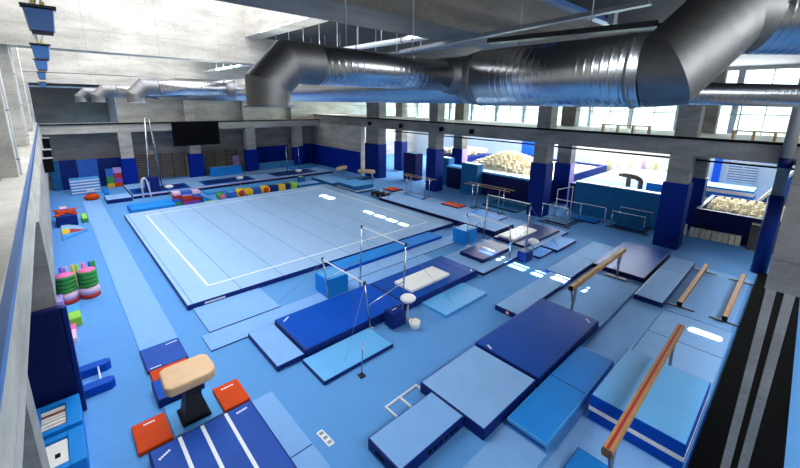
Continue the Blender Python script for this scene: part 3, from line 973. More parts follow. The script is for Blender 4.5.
MB().tube([(0, -0.4, 0.02), (0, -0.4, 2.1), (0, 0.55, 1.75), (0, 0.55, 0.02)], 0.022, seg=8).build('bar', WSTEEL, t)

# ================================================================== PADS ON PILLARS AND WALLS
PIL = ['the pillar nearest the front corner', 'the square pillar in the middle of the colonnade', 'the third pillar of the colonnade', 'the last wide pillar before the solid wall']
HP = [3.4, 3.5, 3.5, 3.25]
for i, (a, b) in enumerate(CR):
    t = thing('pillar_pad', 'navy padded cover around ' + PIL[i], 'pillar pad', (19.45, (a + b) / 2, 0))
    w = (b - a) / 2
    e = 0.09
    MB().box(-0.43 - e, -0.435, -w - e, w + e, 0, HP[i], bevel=0.02).build('front_pad', PILP, t)
    MB().box(-0.43, 0.50, -w - e, -w - 0.005, 0, HP[i], bevel=0.02).build('side_pad', PILP, t)
    MB().box(-0.43, 0.50, w + 0.005, w + e, 0, HP[i], bevel=0.02).build('side_pad', PILP, t)
for i, (a, b) in enumerate(CS):
    h = [3.1, 3.0, 3.1, 3.1][i]
    t = thing('pillar_pad', ['navy padded cover on the annex pillar behind the front corner pillar', 'navy padded cover on the annex pillar behind the square pillar',
                             'navy padded cover on the annex pillar by the foam pit', 'navy padded cover on the deepest annex pillar'][i], 'pillar pad', (24.0, (a + b) / 2, 0))
    w = (b - a) / 2
    MB().box(-0.48, -0.405, -w - 0.08, w + 0.08, 0, h, bevel=0.02).build('front_pad', PILP, t)
    MB().box(-0.4, 0.4, -w - 0.08, -w - 0.005, 0, h, bevel=0.02).build('side_pad', LILAC if i in (1, 2) else NAVY, t)
for i, (a, b) in enumerate(BP):
    t = thing('pillar_pad', ['navy padded cover on the back pillar left of the first climbing bars', 'navy padded cover on the back pillar under the black screen',
                             'navy padded cover on the back pillar right of the climbing bars', 'navy padded cover on the back pillar in the far corner'][i], 'pillar pad', ((a + b) / 2, 23.8, 0))
    w = (b - a) / 2
    MB().box(-w - 0.07, w + 0.07, -0.46, -0.385, 0, 2.3, bevel=0.02).build('front_pad', PADBLUE, t)
    MB().box(w + 0.005, w + 0.08, -0.38, 0.45, 0, 2.3, bevel=0.02).build('side_pad', PADBLUE, t)
    MB().box(-w - 0.08, -w - 0.005, -0.38, 0.45, 0, 2.3, bevel=0.02).build('side_pad', PADBLUE, t)


def wall_pad(label, x0, x1, y0, y1, z1, material, group=None, z0=0.0):
    return tag(MB().box(x0, x1, y0, y1, z0, z1, bevel=0.02).build('wall_pad', material), label, 'wall pad', group)


for k in range(5):
    wall_pad('ultramarine wall pad in the row on the solid wall at the far right', 18.86, 18.985, 15.7 + k * 1.9, 15.7 + (k + 1) * 1.9 - 0.01, 2.25, PADBLUE, 'pads on the solid right wall')
for k in range(3):
    wall_pad('ultramarine wall pad in the last bay of the back wall', 11.8 + k * 1.38, 11.8 + (k + 1) * 1.38 - 0.01, 25.15, 25.28, 2.3, PADBLUE, 'pads in the last back bay')
wall_pad('ultramarine wall pad in the dark far corner of the back wall', 16.95, 18.8, 25.15, 25.28, 2.3, PADBLUE)
wall_pad('sky blue standing pad in the back left corner', -4.0, -3.45, 24.6, 24.75, 2.35, TEAL)
wall_pad('navy standing pad beside the back left corner', -3.43, -2.4, 24.6, 24.75, 2.35, NAVY)
wall_pad('azure standing pad behind the stack of striped mats', -2.38, -1.1, 24.6, 24.75, 2.3, MIDBLUE)
wall_pad('navy standing pad between the azure pad and the back pillar', -1.08, 0.38, 24.6, 24.75, 2.3, NAVY)
for k in range(13):
    y0 = -4.0 + k * 2.06
    wall_pad('navy pad in the row along the bare concrete left wall', -4.415, -4.35, y0, y0 + 2.05, 2.62, PADBLUE, 'pads along the left wall')
t = thing('standing_crash_mat', 'big dark navy pad covering the near end of the left wall', 'pad', (-4.9, -4.2, 0))
MB().box(-0.8, 0.9, -0.08, 0.09, 0, 2.7, bevel=0.03).build('cushion', DEEP, t)
MB().box(0.902, 1.0, -0.08, 0.09, 0, 2.68, bevel=0.03).build('edge_strip', NAVY, t)

# climbing bars (stall bars) on the back wall
def stall_bars(label, x0, n, w=0.86):
    t = thing('wall_bars', label, 'wall bars', (x0, 25.2, 0))
    for k in range(n + 1):
        MB().box(k * w - 0.03, k * w + 0.03, -0.12, 0.0, 0, 2.35).build('upright', GPINE, t)
    for k in range(n):
        for q in range(11):
            MB().box(k * w + 0.03, (k + 1) * w - 0.03, -0.11, -0.06, 0.2 + q * 0.2, 0.27 + q * 0.2).build('rung', GPINE, t)
    return t


stall_bars('brown wooden wall bars between the first two back pillars', 1.5, 4, 0.98)
stall_bars('brown wooden wall bars right of the black screen', 7.0, 3, 1.1)

t = thing('display_screen', 'large black screen hanging on the back beam', 'screen', (6.2, 23.2, 3.1))
MB().box(-1.9, 1.9, -0.05, 0.05, 0.0, 2.1, bevel=0.02).build('panel', BLACK, t)
MB().box(-1.94, 1.94, 0.05, 0.09, -0.03, 2.13).build('frame', CHARC, t)
t = thing('security_camera', 'small white camera at the far corner of the back beam', 'camera', (17.6, 23.36, 4.95))
MB().box(-0.07, 0.07, -0.3, -0.08, -0.05, 0.05, bevel=0.02).build('body', WSTEEL, t)
MB().box(-0.03, 0.03, -0.1, 0.04, 0.0, 0.03).build('bracket', WSTEEL, t)

# ================================================================== BACK OF THE HALL: TRAMPOLINE PLATFORM, RINGS, HIGH BAR
mat_thing('trampoline_platform', 'long pale blue platform with dark front edge holding the sunken trampolines', 0.22, 17.2, 18.25, 23.25, 0.0, 0.16, PALE, DEEP, cat='platform', bevel=0.02)
for (x0, x1, lab) in ((0.3, 4.2, 'sunken navy trampoline bed below the gymnastics rings'), (5.3, 9.5, 'sunken navy trampoline bed in front of the big azure block'), (11.5, 15.8, 'sunken navy trampoline bed by the back high bar')):
    t = thing('trampoline', lab, 'trampoline', ((x0 + x1) / 2, 19.85, 0.162))
    hx = (x1 - x0) / 2
    MB().box(-hx, hx, -1.05, 1.05, 0, 0.03, bevel=0.01).build('frame_pad', DROYAL, t)
    MB().box(-hx + 0.3, hx - 0.3, -0.75, 0.75, 0.03, 0.036).build('bed', NAVY, t)
t = thing('tumbling_edge', 'narrow pinkish foam rail along the front of the trampoline platform', 'foam rail', (8.7, 18.12, 0))
MB().box(-8.5, 8.5, -0.1, 0.1, 0.0, 0.2, bevel=0.02).build('rail', LILAC, t)
MB().box(-8.5, 8.5, -0.115, -0.1, 0.0, 0.17).build('front_cover', DEEP, t)

# rings frame
t = thing('rings_frame', 'tall chrome frame with two hanging gymnastics rings at the back left', 'rings frame', (1.75, 19.3, 0.162))
for (x0, y0, x1, y1) in ((-0.42, -0.6, 0.0, 0.0), (0.72, 1.0, 0.28, 0.1)):
    MB().tube([(x0, y0, 0.0), (x1, y1, 5.55)], 0.05, seg=10, radii=[0.05, 0.04]).build('upright', CHROME, t)
    MB().tube([(x0 + 0.25, y0 + 0.25, 0.0), (x1 + 0.02, y1 + 0.02, 5.4)], 0.012, seg=6).build('guy_cable', STEEL, t)
MB().tube([(0.0, 0.0, 5.55), (0.28, 0.1, 5.55)], 0.045, seg=10).build('crossbeam', CHROME, t)
for x in (0.07, 0.21):
    MB().tube([(x, 0.05, 5.5), (x, 0.05, 3.05)], 0.012, seg=6).build('strap', CHARC, t)
    ring = [(x + 0.1 * math.cos(a), 0.05, 2.95 + 0.1 * math.sin(a)) for a in [2 * PI * q / 16 for q in range(17)]]
    MB().tube(ring, 0.016, seg=8, caps=False).build('ring', PINE, t)
mat_thing('foam_block', 'tall navy foam block standing below the gymnastics rings', 1.15, 2.05, 18.75, 19.35, 0.204, 1.3, NAVY, NAVY, cat='foam block', bevel=0.03)
t = thing('handrail_hooks', 'pair of curved white handrails before the navy foam block', 'handrail', (0.75, 17.6, 0))
for y in (0.0, 0.35):
    MB().tube([(0, y, 0.0), (0.02, y, 1.1), (0.1, y, 1.45), (0.25, y, 1.5), (0.36, y, 1.3), (0.45, y, 0.6), (0.5, y, 0.0)], 0.035, seg=8).build('rail', WSTEEL, t)
chalk_bowl('white chalk bowl at the front of the trampoline platform below the rings', 2.45, 17.7, 0.0, 0.7, 0.3)
chalk_bowl('white chalk bowl at the front of the trampoline platform, the middle of three', 7.75, 17.75, 0.0, 0.72, 0.3)
chalk_bowl('white chalk bowl at the front of the trampoline platform by the high bar', 13.2, 17.7, 0.0, 0.75, 0.3)
t = thing('high_bar', 'chrome high bar standing at the back right of the platform', 'high bar', (13.8, 19.95, 0.2))
for x in (-0.65, 0.65):
    MB().tube([(x, 0, 0.0), (x, 0, 2.55)], 0.04, seg=8).build('upright', CHROME, t)
    MB().lathe([(0.0, 0.0), (0.06, 0.0), (0.06, 0.12), (0.0, 0.12)], (x, 0, 1.35), seg=10).build('collar', CHARC, t)
MB().tube([(-0.68, 0, 2.53), (0.68, 0, 2.53)], 0.022, seg=8).build('bar', WSTEEL, t)
mat_thing('foam_block', 'big azure foam block standing against the wall bars', 6.9, 9.6, 22.3, 23.1, 0.162, 0.95, SKYB, AZURE, cat='foam block', bevel=0.05)
mat_thing('foam_block', 'low sky blue foam block against the last bay of the back wall', 11.9, 14.2, 23.7, 24.3, 0.0, 0.75, SKYB, SKYB, cat='foam block', bevel=0.05)
mat_thing('foam_block', 'low sky blue foam block left of the far corner pillar', 14.25, 15.85, 23.7, 24.3, 0.0, 0.75, SKYB, SKYB, cat='foam block', bevel=0.05)
mat_thing('landing_mat', 'sky blue mat in the far corner of the platform', 14.5, 17.0, 21.3, 23.1, 0.162, 0.3, SKYB, AZURE)
t = thing('leaning_mat', 'lilac mat leaning on the wall bars beside the back pillar', 'mat', (10.0, 24.9, 0.0))
MB().obox((0, -0.12, 0.82), (0.62, 0.09, 1.6), Matrix.Rotation(-0.16, 3, 'X'), bevel=0.02).build('cushion', LILAC, t)
t = thing('leaning_mat', 'teal mat leaning beside the pad under the black screen', 'mat', (6.75, 24.6, 0.0))
MB().obox((0, -0.12, 0.95), (0.4, 0.09, 1.9), Matrix.Rotation(-0.1, 3, 'X'), bevel=0.02).build('cushion', TEAL, t)

# back left: striped stack, orange bag, rainbow steps, mats
for k in range(5):
    t = mat_thing('striped_mat', ['bottom mat of the striped blue and white stack at the back left', 'second mat from the bottom of the striped stack at the back left', 'middle mat of the striped stack at the back left',
                  'second mat from the top of the striped stack at the back left', 'topmost mat of the striped stack at the back left'][k],
                  -3.05, -1.35, 21.9, 23.3, k * 0.222, k * 0.222 + 0.22, SKYB, SKYB, band=(0.55, 0.95, WHITE), group='mats of the striped stack')
    if k == 1:
        MB().box(0.0, 0.5, -0.715, -0.707, 0.02, 0.17).build('label_card', WHITE, t)
t = thing('orange_bag', 'orange round bag on the floor before the striped stack', 'bag', (-2.05, 19.6, 0))
mb = MB()
mb.lathe([(0.0, 0.0), (0.32, 0.02), (0.44, 0.14), (0.42, 0.3), (0.26, 0.42), (0.0, 0.46)], seg=20)
mb.build('body', ORANGE, t)
MB().tube([(-0.2, 0, 0.42), (-0.12, 0, 0.52), (0.12, 0, 0.52), (0.2, 0, 0.42)], 0.02, seg=6).build('strap', BLACK, t)
mat_thing('landing_mat', 'pale blue mat with navy sides at the start of the runway', -1.4, 0.08, 17.45, 19.2, 0.0, 0.28, PALE, NAVY)
mat_thing('landing_mat', 'azure mat right of the striped stack at the back left', -1.25, -0.92, 20.6, 22.3, 0.0, 0.2, AZURE, AZURE)
mat_thing('landing_mat', 'rounded azure mat behind the far left corner of the exercise floor', -0.6, 1.92, 13.3, 15.05, 0.0, 0.36, AZURE, AZURE, bevel=0.12)
t = thing('foam_steps', 'stacked green, blue, red and violet foam blocks at the back left pillar', 'foam blocks', (-0.25, 23.75, 0))
for (x0, x1, z0, z1, M_, nm) in ((-0.5, -0.02, 0.0, 0.35, YELLOW, 'yellow'), (-0.5, -0.02, 0.352, 0.9, GREEN, 'green'), (-0.5, -0.02, 0.902, 1.5, MIDBLUE, 'blue'), (0.0, 0.55, 0.0, 0.35, ORANGE, 'orange'), (0.0, 0.55, 0.352, 0.75, PURPLE, 'violet'), (0.0, 0.55, 0.752, 1.15, RED, 'red'), (0.0, 0.55, 1.152, 1.55, LILAC, 'lilac')):
    o = MB().box(x0, x1, -0.3, 0.3, z0, z1, bevel=0.02).build('block', M_, t)
    o['label'] = nm + ' foam block'

# coloured foam blocks and rollers behind the exercise floor
bl = [('pink topped white', PALEPINK, 0), ('red', RED, 0), ('blue', MIDBLUE, 0), ('green', GREEN, 0)]
z = 0.0
for nm, M_, hh in (('green', GREEN, .24), ('mid blue', MIDBLUE, .24), ('red', RED, .24), ('pale pink', PALEPINK, .2)):
    tag(MB().box(1.95, 2.42, 14.0, 14.6, z, z + hh, bevel=0.02).build('foam_block', M_), nm + ' foam block in the narrow left column behind the exercise floor', 'foam block', 'coloured foam blocks')
    z += hh + 0.002
z = 0.0
for nm, M_, hh in (('violet', PURPLE, .22), ('scarlet', RED, .2), ('orange', ORANGE, .2), ('lilac', LILAC, .1), ('blue', MIDBLUE, .2)):
    tag(MB().box(2.44, 3.1, 13.9, 14.6, z, z + hh, bevel=0.02).build('foam_block', M_), nm + ' foam block in the middle column of the pile behind the exercise floor', 'foam block', 'coloured foam blocks')
    z += hh + 0.002
z = 0.0
for nm, M_, hh in (('purple', PURPLE, .22), ('brick red', RED, .24), ('deep blue', MIDBLUE, .22), ('pale pink', PALEPINK, .2)):
    tag(MB().box(3.12, 3.6, 13.9, 14.6, z, z + hh, bevel=0.02).build('foam_block', M_), nm + ' foam block in the right column of the pile behind the exercise floor', 'foam block', 'coloured foam blocks')
    z += hh + 0.002
mb = MB()
mb.extrude_profile([(3.7, 0.0), (4.45, 0.0), (3.7, 0.45)], 'Y', 13.7, 14.5)
tag(mb.build('foam_wedge', AZURE), 'azure foam wedge right of the pile of coloured blocks', 'wedge')
tag(MB().box(3.7, 4.5, 13.3, 13.66, 0, 0.12, bevel=0.02).build('foam_slab', LIME), 'thin lime slab in front of the azure wedge', 'foam block')


def roller(label, x, y, r, ln, M_, M2=None):
    t = thing('foam_roller', label, 'foam roller', (x, y, 0), group='foam rollers along the exercise floor')
    MB().lathe([(0.0, -ln / 2), (r - 0.03, -ln / 2), (r, -ln / 2 + 0.03), (r, ln / 2 - 0.03), (r - 0.03, ln / 2), (0.0, ln / 2)], (0, 0, r), seg=24, axis='Y').build('roll', M_, t)
    if M2:
        MB().lathe([(0.0, 0.0), (r * 0.72, 0.0), (r * 0.72, 0.012), (0.0, 0.012)], (0, -ln / 2 - 0.012, r), seg=20, axis='Y').build('end_disc', M2, t)
    return t


roller('green foam roller with a pink end, first after the azure wedge', 4.95, 13.9, 0.27, 0.7, GREEN, PINK)
mat_thing('foam_block', 'sky blue foam block between the green roller and the red roller', 5.4, 5.95, 13.6, 14.3, 0.0, 0.5, SKYB, MIDBLUE, cat='foam block')
roller('yellow foam roller with a red end disc', 6.35, 13.9, 0.33, 0.6, YELLOW, RED)
roller('amber foam roller right of the red ended roller', 7.0, 14.0, 0.29, 0.6, YELLOW)
mat_thing('foam_block', 'small blue foam block between the amber and yellow rollers', 7.35, 7.85, 13.7, 14.3, 0.0, 0.48, MIDBLUE, MIDBLUE, cat='foam block')
roller('yellow foam roller with an amber end disc in the middle of the row', 8.2, 13.8, 0.32, 0.6, YELLOW, ORANGE)
for k, (x0, x1, M_, lab) in enumerate(((8.6, 9.25, NAVY, 'navy foam block after the yellow roller in the middle'), (9.3, 9.85, YELLOW, 'yellow foam block between two navy blocks'), (9.9, 10.3, NAVY, 'navy foam block between two yellow blocks'), (10.35, 10.9, LIME, 'yellow green foam block near the right end of the row'))):
    mat_thing('foam_block', lab, x0, x1, 13.6, 14.2, 0.0, 0.55, M_, M_, cat='foam block', bevel=0.04)
mat_thing('landing_mat', 'teal blue mat at the right end of the row of foam blocks', 10.95, 13.0, 13.5, 14.6, 0.0, 0.3, SKYB, TEAL)
mat_thing('vault_box', 'small lime edged box by the chalk bowl near the back high bar', 12.0, 12.5, 15.2, 15.7, 0.0, 0.6, LIME, TEAL, cat='box')
mat_thing('landing_mat', 'long sky blue mat between the foam row and the trampoline platform', 4.6, 12.0, 16.0, 17.2, 0.0, 0.12, SKYB, AZURE)

# right back of the exercise floor: mat stacks and two old vaulting horses
mat_thing('landing_mat', 'wide blue mat at the back right of the exercise floor', 13.4, 15.3, 12.2, 15.7, 0.0, 0.38, SKYB, TEAL)
mat_thing('crash_mat', 'lower mat of the two mat stack beside the exercise floor', 13.6, 15.5, 9.0, 11.8, 0.0, 0.24, SKYB, TEAL, band=(0.75, 0.98, WHITE))
mat_thing('crash_mat', 'upper mat of the two mat stack beside the exercise floor', 13.6, 15.5, 9.25, 11.8, 0.242, 0.56, SKYB, TEAL)


def horse(label, x, y, rz, ln=1.5, pommels=False):
    t = thing('vaulting_horse', label, 'vaulting horse', (x, y, 0), rz)
    mb = MB()
    mb.tube([(-ln / 2, 0, 0.95), (-ln / 2 + 0.1, 0, 0.95), (ln / 2 - 0.1, 0, 0.95), (ln / 2, 0, 0.95)], 0.18, seg=14, radii=[0.1, 0.18, 0.18, 0.1])
    mb.build('padded_body', TAN, t)
    for sx in (-1, 1):
        for sy in (-1, 1):
            MB().tube([(sx * ln * 0.3, sy * 0.08, 0.85), (sx * ln * 0.42, sy * 0.32, 0.0)], 0.03, seg=8).build('leg', STEEL, t)
    if pommels:
        for sx in (-0.22, 0.22):
            MB().tube([(sx, -0.14, 1.1), (sx, -0.1, 1.22), (sx, 0.1, 1.22), (sx, 0.14, 1.1)], 0.02, seg=8).build('pommel', PINE, t)
    return t


horse('tan pommel horse behind the wide blue mat in the back right corner', 16.4, 15.2, 0.3, 1.5, True)
horse('tan vaulting horse behind the two mat stack', 17.2, 12.4, -0.9, 1.6)
mat_thing('landing_mat', 'teal mat under the tan vaulting horses', 15.6, 18.7, 13.2, 14.3, 0.0, 0.1, TEAL, DEEP)
t = thing('equipment_cart', 'low dark trolley with black and red wheels at the corner of the exercise floor', 'trolley', (14.45, 7.1, 0.03), 0.1)
MB().box(-0.3, 0.3, -0.75, 0.75, 0.2, 0.3, bevel=0.02).build('deck', BLACK, t)
for sx in (-0.3, 0.3):
    for y in (-0.55, 0.0, 0.55):
        w = MB().lathe([(0.0, -0.05), (0.16, -0.05), (0.18, -0.02), (0.18, 0.02), (0.16, 0.05), (0.0, 0.05)], (sx, y, 0.18), seg=18, axis='X').build('wheel', BLACK, t)
        MB().lathe([(0.0, -0.055), (0.06, -0.055), (0.06, 0.055), (0.0, 0.055)], (sx, y, 0.18), seg=12, axis='X').build('hub', RED, w)
MB().tube([(-0.25, -0.7, 0.3), (-0.25, -0.75, 0.75), (0.25, -0.75, 0.75), (0.25, -0.7, 0.3)], 0.018, seg=6).build('handle', RED, t)

# ================================================================== LEFT SIDE: TOYS, BINS, BARS
t = thing('floor_bars', 'pair of navy padded floor bars joined by a white rod by the left wall', 'padded bars', (-3.62, -3.2, 0))
for y in (-0.48, 0.42):
    mb = MB()
    mb.prism([(-0.42, y - 0.14), (0.22, y - 0.14), (0.32, y - 0.06), (0.32, y + 0.06), (0.22, y + 0.14), (-0.42, y + 0.14)], 0.0, 0.22)
    mb.build('padded_bar', ROYAL, t)
MB().tube([(0.05, -0.34, 0.2), (0.05, 0.28, 0.2)], 0.02, seg=8).build('rod', WSTEEL, t)


def storage_bin(label, x, y, plaid):
    t = thing('storage_bin', label, 'bin', (x, y, 0))
    w, d, h = 0.38, 0.50, 0.62
    MB().box(-w, w, -d, d, 0.0, 0.05, bevel=0.01).build('bottom', AZURE, t)
    for (x0, x1, y0, y1) in ((-w, -w + 0.12, -d, d), (w - 0.24, w, -d, d), (-w + 0.12, w - 0.24, -d, -d + 0.14), (-w + 0.12, w - 0.24, d - 0.14, d)):
        MB().box(x0, x1, y0, y1, 0.05, h, bevel=0.015).build('side', AZURE, t)
    c = thing('folded_cloth' if plaid else 'paper_sheet', ('red and white checked cloth lying in the blue bin under the left wall' if plaid else 'white sheet lying in the blue bin nearest the bottom left corner'), 'cloth' if plaid else 'paper', (x - 0.06, y, 0.052))
    mb = MB()
    if plaid:
        for q in range(9):
            mb.box(-0.19, 0.19, -0.33 + q * 0.073, -0.33 + q * 0.073 + 0.05, 0.0, 0.5 + 0.015 * (q % 3), mi=0)
        for q in range(9):
            mb.box(-0.19, 0.19, -0.28 + q * 0.073, -0.28 + q * 0.073 + 0.023, 0.0, 0.49 + (0.04 if q in (5, 6) else 0), mi=1)
        mb.build('cloth', [WHITE, mat('russet_cloth', '#8a4638', 0.8)], c)
    else:
        mb.box(-0.19, 0.19, -0.33, 0.33, 0.0, 0.53, bevel=0.01)
        mb.build('sheet', WHITE, c)
        MB().box(0.0, 0.08, -0.12, 0.0, 0.528, 0.532).build('printed_mark', BLACK, c)
    return t


storage_bin('blue padded bin holding a checked cloth beside the left wall', -4.36, -4.92, True)
storage_bin('blue padded bin holding a white sheet beside the left wall', -4.36, -6.05 - 0.0, False)


def foam_disc_stack(cx, cy, side):
    for k in range(4):
        t = thing('foam_disc', ['bottom', 'second from the bottom', 'third from the bottom', 'pink topped uppermost'][k] + ' green foam disc of the ' + side + ' stack by the left wall', 'foam disc', (cx, cy, 0.42 + k * 0.152), group='green foam discs')
        MB().lathe([(0.0, 0.0), (0.26, 0.0), (0.29, 0.03), (0.29, 0.12), (0.26, 0.15), (0.0, 0.15)], seg=28).build('disc', GREEN, t)
        if k == 3:
            MB().lathe([(0.0, 0.15), (0.26, 0.15), (0.26, 0.158), (0.0, 0.158)], seg=28).build('cover', PINK, t)
    t = thing('scalloped_cushion', 'white and red scalloped foam cushion under the ' + side + ' stack of green discs', 'foam cushion', (cx, cy, 0))
    MB().lathe([(0.0, 0.0), (0.29, 0.0), (0.305, 0.03), (0.305, 0.17), (0.0, 0.17)], seg=28).build('lower_ring', RED, t)
    MB().lathe([(0.0, 0.172), (0.305, 0.172), (0.305, 0.3), (0.28, 0.41), (0.0, 0.415)], seg=28).build('upper_ring', PALEPINK, t)


foam_disc_stack(-3.98, 2.35, 'wall side')
foam_disc_stack(-3.36, 2.4, 'hall side')
for k, (x, M_, nm) in enumerate(((-4.05, PURPLE, 'purple'), (-3.92, LILAC, 'lilac'), (-3.72, YELLOW, 'yellow'), (-3.6, LIME, 'lime'), (-3.42, PINK, 'pink'), (-3.22, TEAL, 'teal'), (-3.1, GREEN, 'green'))):
    tag(MB().tube([(x, 3.3, 0.0), (x, 3.3, 1.0)], 0.055, seg=12).build('foam_noodle', M_), nm + ' upright foam noodle behind the stacks of green discs', 'foam noodle', 'upright foam noodles')
for lab, x0, x1, y0, y1, h, M_ in (('pale blue foam step in front of the green disc stacks', -4.2, -3.72, 0.78, 1.32, .3, SKYB), ('lime foam step next to the pale blue foam step', -4.2, -3.72, 0.2, 0.76, .3, LIME),
                                  ('small pink foam block in the row along the left wall', -4.2, -3.88, -0.2, 0.18, .16, PINK), ('small white and lilac foam block, last of the row along the left wall', -4.2, -3.9, -0.85, -0.22, .16, PALEPINK),
                                  ('violet foam block between the wall and the disc bases', -4.32, -4.1, 1.36, 2.0, .5, LILAC)):
    mat_thing('foam_block', lab, x0, max(x1, x0 + 0.2), y0, y1, 0, h, M_, M_, cat='foam block')
t = thing('tent_mat', 'flat triangular play mat with red, yellow and pale stripes by the left wall', 'play mat', (-3.9, 10.3, 0.0))
for (pts, M_, nm) in (([(0.0, 0.0), (1.05, 1.1), (0.0, 0.75)], SKYB, 'pale stripe'), ([(0.0, 0.77), (1.05, 1.12), (0.35, 1.7), (0.35, 0.9)], RED, 'red panel'), ([(0.0, 0.79), (0.33, 0.9), (0.33, 1.75), (0.0, 2.0)], YELLOW, 'yellow panel'), ([(0.0, 2.02), (1.0, 1.16), (0.6, 2.4), (0.0, 2.9)], PALE, 'pale panel'), ([(0.0, 2.92), (0.4, 2.55), (0.4, 2.7), (0.0, 2.74 + 0.2)], LIME, 'lime panel')):
    o = MB().prism(pts, 0.0, 0.12).build('panel', M_, t)
    o['label'] = nm
t = thing('play_box', 'navy play box with an orange cross on top by the left wall', 'play box', (-3.6, 13.95, 0))
MB().box(-0.46, 0.46, -0.88, 0.88, 0, 0.62, bevel=0.03).build('box', NAVY, t)
for r in (0.55, -0.55):
    MB().box(-0.1, 0.1, -0.9, 0.9, 0.62, 0.68, rot=r, bevel=0.01).build('cross_bar', ORANGE, t)
MB().box(-0.42, 0.42, -0.14, 0.14, 0.682, 0.72, bevel=0.01).build('cross_plate', ORANGE, t)
mat_thing('foam_block', 'lime foam slab with a green side right of the navy play box', -2.95, -2.68, 13.3, 14.7, 0, 0.25, LIME, GREEN, cat='foam block')
mat_thing('foam_block', 'small pink foam block behind the navy play box', -3.85, -3.5, 15.6, 16.3, 0, 0.5, PALEPINK, PINK, cat='foam block')

# ================================================================== ANNEX BEHIND THE COLONNADE
for y0, y1, lab in ((-9.35, -6.95, 'right one'), (-6.93, -4.5, 'left one')):
    t = thing('standing_pad', 'teal padded wall panel of two between the pillars, ' + lab, 'pad', (21.95, (y0 + y1) / 2, 0))
    w = (y1 - y0) / 2
    MB().box(-0.2, 0.2, -w, w, 0, 2.15, bevel=0.03).build('cushion', TEAL, t)
    MB().box(-0.22, 0.22, -w, w, 2.152, 2.2, bevel=0.01).build('top_strip', WHITE, t)
t = thing('pit_wall', 'dark navy padded wall of the nearer foam pit beyond the square pillar', 'pit wall', (21.4, 1.0, 0))
MB().box(-0.15, 0.15, -3.3, 5.3, 0, 1.75, bevel=0.03).build('front_pad', DEEP, t)
MB().box(-0.15, 0.9, -3.3, 5.3, 1.752, 1.9, bevel=0.03).build('top_pad', CYAN, t)
MB().box(0.17, 12.5, -3.3, -3.0, 0, 1.74).build('side_wall', NAVY, t)
MB().box(0.17, 12.5, 5.0, 5.3, 0, 1.74).build('side_wall', NAVY, t)
MB().box(12.2, 12.5, -2.98, 4.98, 0, 1.74).build('back_wall', NAVY, t)
t = thing('pit_wall', 'dark navy padded wall of the foam pit behind the front corner pillar', 'pit wall', (22.7, -12.5, 0))
MB().box(-0.15, 0.15, -2.4, 1.6, 0, 1.55, bevel=0.03).build('front_pad', DEEP, t)
MB().box(0.17, 5.0, -2.4, -2.2, 0, 1.54).build('side_wall', NAVY, t)
MB().box(0.17, 5.0, 1.4, 1.6, 0, 1.54).build('side_wall', NAVY, t)
MB().box(4.8, 5.0, -2.18, 1.38, 0, 1.54).build('back_wall', NAVY, t)
rc = random.Random(3)
cube_src = None


def foam_cubes(xr, yr, step, zf, label, group, size=0.26):
    """Loose cubes lying side by side over the foam bed, each turned a little."""
    global cube_src
    nx, ny = int((xr[1] - xr[0]) / step), int((yr[1] - yr[0]) / step)
    for i in range(nx):
        for j in range(ny):
            x = xr[0] + (i + 0.5) * step + rc.uniform(-0.03, 0.03)
            y = yr[0] + (j + 0.5) * step + rc.uniform(-0.03, 0.03)
            if cube_src is None:
                cube_src = MB().box(-0.13, 0.13, -0.13, 0.13, -0.13, 0.13, bevel=0.012).build('foam_cube', CREAM)
                o = cube_src
            else:
                o = cube_src.copy()
                col.objects.link(o)
            tag(o, label, 'foam cube', group)
            o.location = (x, y, zf(x, y) + size * 0.6 + rc.uniform(0.0, 0.04))
            o.rotation_euler = (rc.uniform(-0.35, 0.35), rc.uniform(-0.35, 0.35), rc.uniform(0, 3))
            s = size / 0.26
            o.scale = (s, s, s)


def bed(name, label, x0, x1, y0, y1, zf, n=24):
    """Heaped foam under the loose cubes."""
    mb = MB()
    g = [[mb.bm.verts.new((x0 + (x1 - x0) * i / n, y0 + (y1 - y0) * j / n, zf(x0 + (x1 - x0) * i / n, y0 + (y1 - y0) * j / n))) for j in range(n + 1)] for i in range(n + 1)]
    for i in range(n):
        for j in range(n):
            mb.bm.faces.new((g[i][j], g[i + 1][j], g[i + 1][j + 1], g[i][j + 1]))
    lo = [mb.bm.verts.new(v) for v in ((x0, y0, 0), (x1, y0, 0), (x1, y1, 0), (x0, y1, 0))]
    mb.bm.faces.new(lo)
    mb.bm.faces.new([lo[0]] + [g[i][0] for i in range(n + 1)] + [lo[1]])
    mb.bm.faces.new([lo[1]] + [g[n][j] for j in range(n + 1)] + [lo[2]])
    mb.bm.faces.new([lo[2]] + [g[i][n] for i in range(n, -1, -1)] + [lo[3]])
    mb.bm.faces.new([lo[3]] + [g[0][j] for j in range(n, -1, -1)] + [lo[0]])
    return tag(mb.build(name, CREAM), label, 'foam bed')


def heap1(x, y):
    return 1.55 + 1.15 * math.exp(-((x - 26.0) / 3.0) ** 2 - ((y - 3.2) / 2.1) ** 2)


def heap2(x, y):
    return 1.3 + 0.2 * math.exp(-((x - 25) / 1.5) ** 2)


